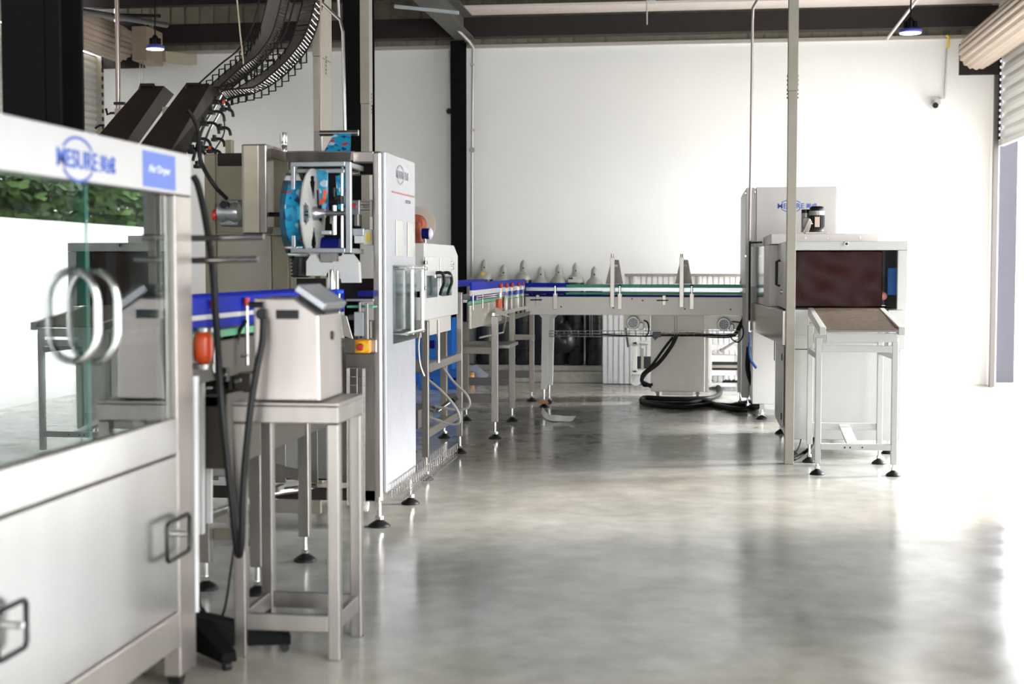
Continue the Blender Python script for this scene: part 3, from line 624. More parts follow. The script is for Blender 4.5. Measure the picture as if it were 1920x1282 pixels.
# film reel (a thing of its own on the shaft)
fmat = bpy.data.materials.new('printed_film'); fmat.use_nodes = True; nt = fmat.node_tree; bb = nt.nodes['Principled BSDF']; bb.inputs['Roughness'].default_value=.25
tc = nt.nodes.new('ShaderNodeTexCoord'); vo = nt.nodes.new('ShaderNodeTexVoronoi'); vo.inputs['Scale'].default_value = 40; nt.links.new(tc.outputs['Object'], vo.inputs['Vector'])
cr = nt.nodes.new('ShaderNodeValToRGB'); cr.color_ramp.interpolation='CONSTANT'; e = cr.color_ramp.elements; e[0].position=0; e[0].color=(.02,.33,.55,1); e[1].position=.72; e[1].color=(.45,.62,.72,1)
for ps,cc in ((.80,(.50,.06,.08,1)),(.84,(.02,.05,.25,1)),(.88,(.015,.20,.38,1))): q = e.new(ps); q.color = cc
sp = nt.nodes.new('ShaderNodeSeparateColor'); nt.links.new(vo.outputs['Color'], sp.inputs[0]); nt.links.new(sp.outputs[0], cr.inputs[0]); nt.links.new(cr.outputs[0], bb.inputs['Base Color'])
YH = YQ+.13
cA = PY(587,400,YH); cB = PY(549,403,YH)
rl = thing('film_reel', ((cA.x+cB.x)/2,YH,cA.z-.23), 'blue printed film reel between a grey holed disc and a clear disc', 'film reel')
R0 = .232
m_ = MB(); NA = 64; RR = [.026,.075,.095,.115,.135,.155,.175,.195,.215,R0]
def solid(i, k):
    an = (2*math.pi*(k%NA)/NA+math.pi/4)%(math.pi/2)-math.pi/4
    rm = (RR[i]+RR[i+1])/2; return not (1 <= i <= 6 and (an/.36)**2+((rm-.135)/.062)**2 < 1)
for i in range(len(RR)-1):
    for k in range(NA):
        if not solid(i,k): continue
        q = [(RR[a],2*math.pi*b/NA) for a,b in ((i,k),(i+1,k),(i+1,k+1),(i,k+1))]
        P3 = lambda r,a,x: Vector((x,YH+math.cos(a)*r,cA.z+math.sin(a)*r))
        for x in (cA.x-.004,cA.x+.004): m_.face([P3(r,a,x) for r,a in (q if x>cA.x else q[::-1])])
        for (u,v,nb) in ((0,1,(i,k-1)),(1,2,(i+1,k)),(2,3,(i,k+1)),(3,0,(i-1,k))):
            if nb[0]<0 or nb[0]>=len(RR)-1 or not solid(nb[0],nb[1]%NA):
                m_.face([P3(*q[u],cA.x-.004),P3(*q[v],cA.x-.004),P3(*q[v],cA.x+.004),P3(*q[u],cA.x+.004)])
m_.build('grey_disc', GREYD, rl, fix=False)
MB().lathe((cB.x,YH,cB.z),[(R0*1.02,0),(R0*1.02,.006)],'x',48).build('clear_disc', ACRYL, rl)
MB().lathe((cB.x+.008,YH,cA.z),[(.172,0),(.172,cA.x-cB.x-.045)],'x',48).build('film_roll', fmat, rl)
MB().lathe((cB.x-.05,YH,cA.z),[(.013,0),(.013,PY(649,400,YH).x-cB.x+.05)],'x',14).build('shaft', STEELP, rl)
hb = MB().lathe((cA.x+.005,YH,cA.z),[(.036,0),(.036,.02),(.024,.028),(.024,.06)],'x',20).build('hub', ALU, rl)
MB().bar((cA.x+.03,YH,cA.z),(cA.x+.03,YH-.02,cA.z+.12),.008,.008).build('lever', BLACK, hb)
MB().bar((cA.x+.045,YH-.02,cA.z+.05),(cA.x+.075,YH-.05,cA.z+.075),.018,.012).bar((cA.x+.075,YH-.05,cA.z+.075),(cA.x+.08,YH-.05,cA.z+.12),.016,.012).build('clamp_lever', mat('orange_lever',(.8,.12,.03),.4), rl)
def web(name, pts, m, parent, label=None):
    v = [Vector(p) for p in pts]; n_ = (v[1]-v[0]).cross(v[2]-v[0]).normalized()*.0015
    mb = MB().hexa([v[0]-n_,v[1]-n_,v[2]-n_,v[3]-n_,v[0]+n_,v[1]+n_,v[2]+n_,v[3]+n_]); return mb.build(name, m, parent)
web('film_web',[PY(594,318,7.3),PY(615,320,7.3),PY(616,395,7.34),PY(604,395,7.3)],fmat,rl)
web('film_web',[PY(629,330,7.46),PY(657,324,7.46),PY(652,396,7.46),PY(634,392,7.46)],fmat,rl)
web('film_web',[PY(608,283,7.52),PY(657,283,7.52),PY(658,247,7.66),PY(629,247,7.66)],fmat,rl)
MB().cyl(PY(600,250,7.66),PY(672,249,7.66),.016,16).build('guide_roller', STEELP, bgm)
MB().pbox(588,246,604,284,7.67,.05).build('roller_bracket', STEEL, bgm, .003)
MB().cyl(PY(637,325,7.5),PY(674,325,7.5),.012,14).build('guide_roller', STEELP, bgm)
# servo group
for r_,d_,m_n in (((660,375,674,402,7.6),.08,ALU),((674,378,694,384,7.62),.05,STEELD),((674,388,694,394,7.62),.05,STEELD),((693,374,698,406,7.62),.06,ALU),((660,428,682,442,7.5),.1,ALU),((664,442,680,456,7.5),.1,WHITEG),((681,430,699,459,7.52),.1,CREAM),((664,400,672,424,7.6),.05,STEEL),((626,366,640,382,7.3),.06,BLACKP),((618,404,626,420,7.35),.05,STEEL),((602,432,620,440,7.3),.1,ALU)):
    MB().pbox(*r_,d_).build('drive_block', m_n, bgm, .003)
MB().pbox(687,437,694,453,7.515,.004).build('warning_sticker', YEL, bgm)
MB().cyl(PY(626,368,7.25),PY(626,352,7.25),.007,10).build('knob_stem', BLACKP, bgm); MB().cyl(PY(618,378,7.25),PY(634,378,7.25),.009,10).build('knob_stem', BLACKP, bgm)
MB().cyl(PY(627,385,7.3),PY(627,440,7.3),.012,12).build('slide_rod', STEELP, bgm); MB().cyl(PY(641,320,7.35),PY(641,464,7.35),.007,10).build('slide_rod', STEELP, bgm)
c = PY(663,385,7.58); MB().lathe((c.x,7.58,c.z),[(.012,0),(.012,.02)],'y',12).build('red_button', RED, bgm)
c = PY(618,462,7.36); MB().lathe((c.x-.05,7.4,c.z),[(.05,0),(.05,.10)],'x',24).build('pull_roller', NAVY, bgm)
# forming shoulder
poly = [(590,476),(600,492),(634,492),(642,476),(660,476),(673,492),(675,530),(640,530),(638,519)]
poly += [(623+15*math.cos(math.radians(a_)), 519-15*math.sin(math.radians(a_))) for a_ in range(10,171,20)]
poly += [(608,517),(574,517),(574,490),(582,478)]
YP = 7.12
pp = [(PY(x_,y_,YP).x,PY(x_,y_,YP).z) for x_,y_ in poly]
MB().prism(pp,'y',YP,YP+.04).build('forming_plate', mat('plate_grey_white',(.60,.60,.57),.4,.1), bgm, .003)
MB().pbox(602,474,632,490,YP+.01,.03).build('plate_badge', STEEL, bgm)
m_ = MB()
c0 = PY(564,480,7.28); c1_ = PY(564,520,7.28); n_ = 6
prof = []
for k in range(n_*2+1): prof.append((.058 if k%2 else .042, (c0.z-c1_.z)*k/(n_*2)))
m_.lathe((c1_.x,7.28,c1_.z),prof,'z',20).build('bellows', BLACKP, bgm)
MB().pbox(553,478,577,481,7.2,.1).build('bellows_cap', STEEL, bgm)
c = PY(622,530,7.3); MB().lathe((c.x,7.32,c.z-.09),[(.036,0),(.036,.16)],'z',20).build('forming_tube', STEELP, bgm)
MB().pbox(556,522,700,562,7.9,.03).build('inner_panel', DARKB, bgm)
MB().pbox(563,310,640,470,8.2,.02).build('inner_panel', DARKB, bgm)
# valve with red knob
vv = MB().lathe(PY(424,398,7.6)+Vector((-.04,0,0)),[(.048,0),(.056,.02),(.040,.05),(.058,.09),(.045,.115)],'x',20).build('valve_body', mat('cast_aluminium',(.55,.56,.58),.35,.8,.15,20), bgm)
MB().pbox(412,374,446,424,7.62,.18).build('gearbox', mat('cast_grey',(.30,.30,.31),.4,.6,.2,20), bgm, .01)
MB().lathe(PY(402,403,7.58),[(.028,-.006),(.030,.006),(.024,.014)],'x',20).build('red_knob', RED, bgm)
c = PY(421,384,7.52); MB().lathe((c.x,7.50,c.z),[(.021,0),(.021,.05)],'y',18).build('cable_gland', BLACKP, bgm)
MB().cyl(PY(492,402,7.5),PY(530,402,7.5),.012,12).build('shaft', DARKB, bgm)
MB().lathe(PY(494,405,7.5),[(.05,-.012),(.05,.012),(.03,.02)],'x',20).build('coupling', BLACKP, bgm)
# lower part
MB().pbox(645,636,706,661,7.44,.05).build('lower_beam', SHEET, bgm, .004)
es = MB().pbox(665,637,693,662,7.385,.054).build('stop_box', ORNG, bgm, .006)
c = PY(679,650,7.38); MB().lathe((c.x,7.372,c.z),[(.030,0),(.030,.012)],'y',24).build('yellow_ring', YEL, es)
MB().lathe((c.x-.004,7.345,c.z),[(.014,0),(.019,.005),(.019,.014),(.010,.018),(.010,.028)],'y',20).build('stop_button', RED, es)
MB().pbox(650,662,704,940,7.50,.03).build('lower_door', STEEL, bgm, .003)
a = PY(400,700,8.0).x
MB().box(a,PY(704,700,7.8).x,7.8,8.2,.20,.98).build('base_cabinet', mat('base_grey',(.36,.36,.35),.4,.6,.08), bgm, .006)
for px in (515,575,640): MB().box(*(pb(px,650,px+20,905,7.785,.012))).build('base_stile', STEEL, bgm, .002)
MB().box(a,XB-.05,7.5,7.56,.13,.19).build('base_rail', DARKB, bgm, .003); MB().box(a,XB-.05,8.2,8.26,.13,.19).build('base_rail', DARKB, bgm, .003)
MB().cyl(PY(500,925,7.2),PY(590,912,7.5),.02,12).build('air_pipe', STEELP, bgm)
MB().pbox(482,938,600,962,7.1,.04).build('base_beam', STEELD, bgm)
foot(XB-.04,7.46,.15,bgm,.06,.012); foot(XB-.02,8.2,.15,bgm,.055,.012); foot(a+.1,7.53,.15,bgm,.055,.012); foot(a+.1,8.2,.15,bgm,.055,.012)
# parts by the belt
for r_,d_,m_n in (((664,585,682,630,7.25),.06,mat('cover_grey',(.42,.43,.43),.4,.3)),((670,545,700,556,7.25),.1,NAVY),((648,560,700,565,7.2),.03,STEEL),((684,568,690,636,7.25),.03,STEEL),((672,566,676,585,7.25),.03,STEEL),((650,573,700,577,7.3),.1,GREENL),((652,590,662,600,7.3),.05,BLACKP),((662,636,672,626,7.3),.05,BLACKP)):
    MB().pbox(*r_,d_).build('guide_block', m_n, bgm, .002)
for px,py in ((612,547),(636,547)):
    k_ = MB().lathe(PY(px,py,7.0)-Vector((0,0,.01)),[(.012,0),(.022,.006),(.022,.016),(.008,.02)],n=10).build('blue_knob', mat('knob_blue',(.02,.12,.75),.35), bgm)
    MB().cyl(PY(px,py+2,7.0),PY(px,py+48,7.0),.006,10).build('stem', STEELP, k_)
MB().hexa([PY(645,630,7.2),PY(662,636,7.2),PY(662,636,7.3),PY(645,630,7.3),PY(640,590,7.2),PY(650,592,7.2),PY(650,592,7.3),PY(640,590,7.3)]).build('chute', SHEET, bgm, .002)
# wire mesh trays
def mesh_tray(name, a, b, wv, hv, label, n=14, r=.0022, group=None):
    a, b, wv, hv = map(Vector,(a,b,wv,hv)); mb = MB()
    for q in (Vector((0,0,0)), wv*.5, wv, hv, wv+hv, hv*.5, wv+hv*.5): mb.tube([a+q,b+q],r,6)
    for k in range(n+1):
        p = a.lerp(b,k/n); mb.tube([p+hv,p,p+wv,p+wv+hv],r,6)
    o = mb.build(name, ROD); tag(o, label, 'cable tray', group); return o
mesh_tray('wire_tray',(XB+.02,7.50,.14),(XB+.01,9.25,.14),(.07,0,0),(0,0,.09),'low wire mesh tray along the foot of the bagging machine side door',26)
mesh_tray('wire_tray',PY(655,945,7.40),PY(655,690,7.40),(.085,0,0),(0,-.05,0),'upright wire mesh tray on the front of the bagging machine',16)
c = PY(682,962,7.5); t = thing('swivel_caster',(c.x,7.55,0),'small cream caster wheel under the bagging machine front corner','caster')
MB().lathe((c.x-.012,7.55,.10),[(.035,0),(.038,.004),(.038,.02),(.035,.024)],'x',18).build('wheel', CREAM, t); MB().box(c.x-.02,c.x+.02,7.53,7.57,.135,.19).build('fork', STEEL, t)
# ================================================================== TALL POSTS
def post(px0,px1,py,Y,z0,label,depth=.08,sp=None,bolts=()):
    a = PY(px0,py,Y); b = PY(px1,py,Y); t = thing('tan_post',((a.x+b.x)/2,Y+.04,z0),label,'post')
    w = b.x-a.x; zj = sp
    MB().box(a.x,b.x,Y,Y+depth,z0,zj-.002).build('lower_section', POSTM, t, .003)
    MB().box(a.x-.003,b.x+.003,Y-.003,Y+depth+.003,zj,5.19).build('upper_section', POSTM, t, .003)
    for z in bolts:
        for x in (a.x-.009,b.x+.003): MB().lathe((x,Y+depth/2,z),[(.008,0),(.008,.006)],'x',6,False).build('bolt', ROD, t)
    return t
zz = lambda py,Y: PY(960,py,Y).z
post(587,599,150,8.9,0,'tan post left of the black column behind the bagging machine',.30,zz(98,8.9),[zz(p,8.9) for p in (94,103,110,118,125)])
post(676,692,150,10.4,0,'tan post just right of the black column behind the bagging machine',.10,zz(190,10.4),[zz(p,10.4) for p in (171,178,185,193,200,206)])
a = PY(1475,868,10.27)
pr = post(1475,1492,500,10.2,0,'tan floor to ceiling post in front of the white shrink tunnel',.09,zz(178,10.2),[zz(p,10.2) for p in (150,158,166,176,183,190)])
pipe('bent_tube',[PY(600,-5,8.7),PY(603,5,8.7),PY(638,38,8.7),PY(643,60,8.7),PY(647,247,8.7)],.011,STEELP,'bent steel tube between the tan post and the black column','pipe',0)
pipe('bent_tube',[PY(603,-665,8.6),PY(601,110,8.6),PY(601,245,8.6)],.006,mat('rose_tube',(.42,.28,.24),.4,.4),'thin dark rose tube hugging the left tan post','pipe')
pipe('bent_tube',[PY(634,-6,9.2),PY(636,34,9.2)],.008,WHC,'short pale tube meeting the bend of the steel tube','pipe')
# ================================================================== CHUTES AND CHAIN CONVEYORS
def chute(t0,t1,tr,b0,b1,br,Y0,Y1,label):
    # t0,t1 top edge left/right of the broad face, tr = far right corner; b* the same at the bottom
    A0,A1 = PY(*t0,Y1),PY(*t1,Y1); B0,B1 = PY(*b0,Y0),PY(*b1,Y0); TR = PY(*tr,Y1+.22); BR = PY(*br,Y0+.22)
    off0 = TR-A1; off1 = BR-B1
    t = thing('inclined_chute', (B0+B1)/2, label, 'chute')
    MB().hexa([B0,B1,B1+off1,B0+off1,A0,A1,A1+off0,A0+off0]).build('casing', CHUTE, t, .004)
    mid = B0.lerp(A0,.5); MB().box(mid.x-.03,mid.x+.03,mid.y+.12,mid.y+.18,0,mid.z+.08).build('support_leg', STEELD, t)
    return t, A0, A1
t,A0,A1 = chute((264,161),(308,161),(327,177),(150,292),(212,300),(238,300),8.0,8.7,'rear brown inclined chute with black handle left of its twin')
def hnd(px0,px1,py,Y,t): MB().tube([PY(px0,py+8,Y),PY(px0+2,py,Y),PY(px1-2,py,Y),PY(px1,py+8,Y)],.010,8).build('handle', BLACKP, t)
hnd(262,290,159,8.66,t)
t,A0,A1 = chute((347,158),(394,158),(413,172),(248,290),(310,298),(345,298),7.8,8.5,'front brown inclined chute with black handle beside the chain conveyors')
hnd(348,378,158,8.46,t)
def chain_conveyor(pts, depths, wpx, label, n=46, bfrom=.35):
    path = smooth_path([PY(p[0],p[1],d) for p,d in zip(pts,depths)],10); t = thing('chain_conveyor', path[0], label, 'chain conveyor')
    def at(u):
        f_ = u*(len(path)-1); i = min(int(f_),len(path)-2); return path[i].lerp(path[i+1],f_-i), (path[i+1]-path[i]).normalized()
    slm, rail, pins = MB(), MB(), MB(); L_, R_, L2, R2 = [],[],[],[]
    for k in range(n+1):
        p, d = at(k/n); side = Vector((.93,-.36,0)); side = (side-d*side.dot(d)*.45).normalized()*wpx/2; nrm = side.cross(d).normalized()*.075
        L_.append(p-side); R_.append(p+side); L2.append(p-side+nrm); R2.append(p+side+nrm)
        slm.bar(p-side*.92,p+side*.92,.022,.006,up=tuple(nrm))
        pins.cyl(p+side+nrm*.15,p+side+nrm*.95,.006,6)
    for Q in (L_,R_,L2,R2): rail.tube(Q,.0055,6)
    rail.build('side_rails', DARKB, t); slm.build('slats', mat('slat_dark',(.20,.18,.165),.35,.7), t); pins.build('link_pins', STEELP, t)
    nb = 12
    for k in range(nb):
        u = k/(nb-1)*(1-bfrom); p, d = at(u); side = Vector((.93,-.36,0)); side = (side-d*side.dot(d)*.45).normalized()*wpx/2; 
        for sg in (-1,1):
            c = p+side*sg*1.0; e = Vector((side.x,side.y,0)).normalized()*.032*sg; z = Vector((0,0,.055)); q0 = c-e*.6; q1 = c+e*1.2
            MB().tube([q0-z*.7,q1-z*.7,q1+z*.6,q0+z*.6],.0055,6,closed=True).build('square_bracket', BLACK, t)
    return t
chain_conveyor([(404,172),(440,140),(474,112),(500,75),(512,40),(524,-10)],[8.9,8.9,8.9,8.9,8.9,8.9],.175,'upper left chain conveyor with square brackets curving up to the roof')
chain_conveyor([(410,184),(455,172),(500,148),(540,113),(568,70),(590,-10)],[8.8,8.75,8.7,8.7,8.75,8.9],.165,'lower right chain conveyor curving behind the tan post')
pipe('chain_rail',[PY(412,196,8.6),PY(440,182,8.6),PY(470,176,8.6)],.008,BLACK,'black rail stub under the lower chain conveyor','rail',4)
# clamp tree
ct = thing('clamp_rail', PY(385,290,8.2), 'curved steel rod rail carrying black clamps beside the front chute', 'clamp rail')
pth = smooth_path([PY(414,178,8.3),PY(398,210,8.25),PY(383,235,8.2),PY(372,265,8.1),PY(362,300,8.0)],6)
MB().tube(pth,.010,8).build('rod', STEELP, ct); MB().tube([p+Vector((.03,0,-.03)) for p in pth],.008,8).build('rod', STEELP, ct)
MB().tube(smooth_path([PY(419,215,8.2),PY(420,250,8.2),PY(400,285,8.1)],6),.004,6).build('wire', BLACK, ct)
def clamp(px,py,s_,par,a=0):
    c = PY(px,py,8.05); mb = MB().box(c.x-.022*s_,c.x+.022*s_,c.y-.02,c.y+.02,c.z-.014*s_,c.z+.014*s_).box(c.x-.012*s_,c.x+.012*s_,c.y-.015,c.y+.015,c.z+.014*s_,c.z+.04*s_)
    o = mb.build('clamp', BLACKP, par, .003)
    MB().tube(smooth_path([c+Vector((.02*s_,-.01,.005)),c+Vector((.06*s_,-.01,.002)),c+Vector((.085*s_,-.01,-.02*s_)),c+Vector((.092*s_,-.01,-.06*s_))],4),[.009]*13,8).build('clamp_lever', BLACKP, par)
    if a: MB().cyl(c+Vector((.05*s_,-.02,.0)),c+Vector((.065*s_,-.02,0)),.01,8).build('orange_tip', ORANGE, par)
for px,py,sc_,a_ in ((406,192,.9,1),(418,206,.7,0),(396,211,.9,0),(383,232,1.0,0),(413,241,.7,0),(402,262,.7,0),(368,262,1.0,0),(378,278,1.0,1),(394,284,.8,0),(360,284,1.0,0),(370,312,.8,0)): clamp(px,py,sc_,ct,a_)
ct2 = thing('clamp_rail', PY(208,208,8.9), 'two black clamps on the steel pipe left of the rear chute', 'clamp')
for px,py in ((207,212),(187,235)):
    c = PY(px,py,8.85); MB().tube([c+Vector((.03,0,.0)),c,c+Vector((-.02,0,-.01)),c+Vector((-.03,0,.03 if px>200 else -.02))],.008,8).build('clamp', BLACKP, ct2)
MB().pbox(213,191,232,196,8.87,.03).build('clamp', BLACKP, ct2)

# ================================================================== CAPPING CABINET ON ITS FRAME
XM = -1.77
ym0, ym1 = 9.12, 10.42
cm = thing('sealing_cabinet', (-2.0,9.8,0), 'white sealing cabinet with black handles on a steel frame behind the bagging machine', 'machine')
zc0, zc1 = 1.05, 1.555
MB().prism([(ym0,zc0),(ym1,zc0),(ym1,zc1-.07),(ym1-.16,zc1),(ym0,zc1)],'x',-2.2,XM).build('housing', WHITE, cm, .006)
yM = lambda px: PX(px,520,XM).y
for (a_,b_) in ((796,818),(824,845)):
    MB().box(XM+.001,XM+.008,yM(a_),yM(b_),PX(820,546,XM).z,PX(820,482,XM).z).build('access_door', mat('door_clear_white',(.70,.72,.70),.2,.1), cm, .003)
    MB().box(XM+.009,XM+.013,yM(a_)+.03,yM(b_)-.02,PX(820,556,XM).z,PX(820,516,XM).z).build('clear_window', ACRYL, cm)
for px,py in ((795,492),(795,503),(795,540),(845,493),(845,502)):
    p = PX(px,py,XM); MB().box(XM+.001,XM+.02,p.y-.03,p.y+.03,p.z-.012,p.z+.012).build('hinge', ROD, cm, .004)
p = PX(822,518,XM); MB().cyl((XM+.01,p.y-.18,p.z),(XM+.06,p.y+.12,p.z),.010,10).build('clamp_bar', STEELP, cm)
for px in (829,843):
    p = PX(px,512,XM+.05); q = PX(px-1,552,XM+.05); MB().tube(smooth_path([p+Vector((-.05,0,.0)),p,p.lerp(q,.4)+Vector((.012,.03,0)),p.lerp(q,.75),q+Vector((-.004,-.03,0))],4),.011,8).build('lever_handle', BLACKP, cm)
MB().box(XM-.4,XM-.03,ym0,ym0+.004,1.2,1.24).build('red_mark', RED, cm)
w=.045
lg = [(PY(798,700,9.15).x,9.15,.15),(PY(862,700,10.5).x,10.5,.13)]
for (x,y,z0) in lg+[(x-.38,y,z0) for x,y,z0 in lg]:
    MB().box(x-w/2,x+w/2,y-w/2,y+w/2,z0,zc0+.16 if y>10 and x>-2 else zc0-.002).build('leg', STEEL, cm, .004); foot(x,y,z0,cm,.05,.011)
for z in (.30,.73):
    MB().bar((lg[0][0],9.18,z),(lg[1][0],10.47,z),.03,.055).build('rail', SHEET, cm, .003)
    MB().bar((lg[0][0]-.38,9.18,z),(lg[1][0]-.38,10.47,z),.03,.055).build('rail', SHEET, cm, .003)
MB().box(-2.12,XM-.03,9.2,10.45,.70,.705).build('shelf', STEELD, cm)
MB().box(-2.1,XM-.05,9.25,10.4,zc0-.12,zc0-.003).build('under_tray', WARM, cm, .004)
MB().box(-2.05,XM-.06,9.2,9.7,.3285,.45).build('low_box', mat('low_grey',(.12,.12,.12),.5,.3), cm, .004)
for k,pl_ in enumerate(([(803,712),(830,735),(855,765),(862,790),(845,795),(805,782)],[(832,690),(850,715),(875,740),(880,760),(860,768),(815,762)])):
    MB().tube(smooth_path([PY(px,py,9.35+k*.25) for px,py in pl_],6),.009,10).build('grey_hose', mat('hose_grey',(.30,.29,.27),.4), cm)
MB().tube(smooth_path([PY(791,610,9.0),PY(785,640,9.0),PY(787,680,9.0),PY(795,705,9.0)],6),.008,8).build('grey_hose', ROD, cm)
o = MB().cyl(PY(820,770,9.6),PY(850,748,9.7),.016,12).cyl(PY(806,765,9.6),PY(816,768,9.6),.022,12).build('regulator', ROD, cm)
MB().cyl(PY(850,745,9.7),PY(855,752,9.7),.03,12).build('regulator_knob', BLACKP, cm)
MB().cyl(PY(822,600,9.4),PY(822,680,9.4),.012,10).build('drain_pipe', ROD, cm)
# twine spool standing on the cabinet
sp_ = thing('twine_spool', (PY(790,458,9.7).x,9.7,zc1+.001), 'cream spool wound with red twine on top of the white sealing cabinet', 'spool')
c = PY(783,421,9.72); MB().lathe((c.x,9.72,c.z),[(.125,0),(.125,.012)],'y',40).build('flange', mat('spool_cream',(.62,.56,.47),.5), sp_)
m_ = MB(); prof=[]
for k in range(15): prof.append((.062+.006*(k%2),-.13+.009*k))
m_.lathe((c.x,9.715,c.z),prof,'y',30).build('twine', COPPER, sp_)
m_ = MB(); prof=[(.012,0)]
for k in range(12): prof.append((.035-.0008*k+.004*(k%2),.005+k*.012))
m_.lathe((PY(784,456,9.6).x,9.6,zc1+.004),prof+[(.01,.15)],'z',20).build('twine_cone', COPPER, sp_)
MB().box(c.x-.03,c.x+.03,9.70,9.75,zc1+.001,c.z-.1).build('spool_bracket', CREAM, sp_)
w_ = thing('measuring_wheel', (PY(800,456,9.5).x,9.5,zc1+.001), 'small navy wheel with white cap beside the twine spool', 'wheel')
c = PY(800,438,9.5); MB().lathe((c.x-.03,9.5,c.z),[(.036,0),(.036,.05)],'x',22).build('drum', NAVY, w_); MB().lathe((c.x+.021,9.5,c.z),[(.044,0),(.044,.008),(.02,.02)],'x',24).build('cap', mat('cap_white',(.8,.75,.85),.3), w_)
MB().cyl((c.x-.01,9.5,zc1+.001),(c.x-.01,9.5,c.z-.03),.01,10).build('stem', ROD, w_)
# ================================================================== SIDE CONVEYOR WITH CORNER ROLLERS
sc = thing('side_conveyor', (-1.85,12.2,0), 'stainless conveyor section with red capped posts joining the corner', 'conveyor')
def rail(pa,pb_,h,th,m,nm,par): 
    a, b = Vector(pa), Vector(pb_); return MB().bar(a,b,th,h).build(nm, m, par)
XQ = -1.70
MB().box(-2.12,XQ-.03,10.6,13.85,zb-.03,zb-.01).build('belt', WHITEG, sc)
MB().box(XQ-.02,XQ,10.6,12.3,.93,zb-.05).build('side_plate', mat('side_beige',(.52,.49,.42),.35,.6), sc, .004)
MB().box(XQ-.02,XQ,12.31,13.7,.99,zb-.05).build('side_plate', STEELD, sc, .004)
MB().box(XQ-.022,XQ+.004,10.6,13.9,zb-.045,zb-.02).build('edge_strip', GREENL, sc)
MB().box(XQ-.01,XQ+.006,10.6,13.9,zb+.02,zb+.06).build('white_guide', WHITE, sc)
for x in (XQ-.01,-2.12): MB().box(x,x+.014,10.6,13.93,zb+.062,zb+.12).build('blue_guide', BLUE, sc, .002)
MB().box(XQ-.005,XQ+.006,10.6,13.9,zb-.018,zb+.015).build('blue_guide', BLUE, sc)
for z in (zb+.012,zb-.004): MB().cyl((XQ+.045,10.6,z),(XQ+.045,12.1,z),.006,8).build('guard_rod', ROD, sc)
MB().tube([(XQ+.05,12.1,zb),(XQ+.05,12.15,.93),(XQ+.05,12.0,.84),(XQ+.05,10.7,.86)],.008,8).build('guard_frame', ROD, sc)
for px in (887,905): p = PX(px,548,XQ+.04); MB().cyl((XQ+.04,p.y,zb-.08),(XQ+.04,p.y,zb+.03),.007,8).build('guard_post', ROD, sc)
for px,py in ((939,535),(950,535),(960,534),(972,533),(980,532)):
    Y = 11.7+(px-939)*.05; p = PY(px,py,Y); q = PY(px,py+54,Y)
    b_ = MB().box(p.x-.010,p.x+.010,Y-.01,Y+.01,q.z,p.z-.02).build('guide_post', STEELP, sc, .002)
    MB().lathe((p.x,Y,p.z-.019),[(.014,0),(.018,.01),(.016,.03),(.008,.038)],n=14).build('red_cap', RED, b_)
for px,py in ((935,570),(947,566),(965,568)):
    Y = 11.6+(px-935)*.06; p = PY(px,py,Y); r_ = MB().lathe((p.x,Y,p.z-.04),[(.022,0),(.024,.005),(.024,.075),(.022,.08)],n=18).build('orange_roller', ORANGE, sc)
    MB().lathe((p.x,Y,p.z-.055),[(.02,0),(.02,.014)],n=14).build('roller_cap', STEELP, r_)
a_ = PY(925,590,11.5); b_ = PY(990,575,13.2); MB().bar((a_.x,11.5,a_.z),(b_.x,13.2,b_.z),.02,.03).build('roller_bar', STEELP, sc)
for (pxa,y,zf,yw) in ((928,11.42,.14,.055),(960,12.74,.12,.055),(997,14.69,.10,.05)):
    x = PY(pxa,700,y).x; MB().box(x-yw/2,x+yw/2,y-yw/2,y+yw/2,zf,1.0 if y<14 else .90).build('leg', STEEL if y<14 else mat('leg_rose',(.42,.36,.33),.4,.5), sc, .004); foot(x,y,zf,sc,.055,.012)
    x2 = x-.42; MB().box(x2-yw/2,x2+yw/2,y-yw/2,y+yw/2,zf,.9).build('leg', STEELD, sc, .004); foot(x2,y,zf,sc,.05,.012)
    for z in ((.33,) if y<12 else ((.36,) if y<14 else (.28,))): MB().box(x2+yw/2,x-yw/2,y-.02,y+.02,z-.035,z+.035).build('stretcher', mat('stretcher_grey',(.16,.15,.145),.4,.5), sc, .003)
MB().hexa([PY(930,588,11.39),PY(958,596,11.39),PY(958,596,11.45),PY(930,588,11.45),PY(927,575,11.39),PY(937,578,11.39),PY(937,578,11.45),PY(927,575,11.45)]).build('gusset', STEELD, sc, .002)
MB().box(PY(865,650,11.9).x,PY(955,650,11.9).x,11.9,12.5,.71,.74).build('lower_tray', STEEL, sc, .003)
MB().box(PY(868,650,11.6).x,PY(922,650,11.6).x,11.6,11.65,.68,.74).build('lower_rail', STEELD, sc, .003)
MB().hexa([PY(925,612,12.5),PY(992,590,13.6),PY(992,590,13.9),PY(885,612,13.9),PY(928,605,12.5),PY(994,583,13.6),PY(994,583,13.9),PY(885,605,13.9)]).build('drip_tray', STEELD, sc, .002)
MB().bar(PY(960,632,12.5),PY(1000,632,14.5),.03,.05).build('brace', STEELD, sc)
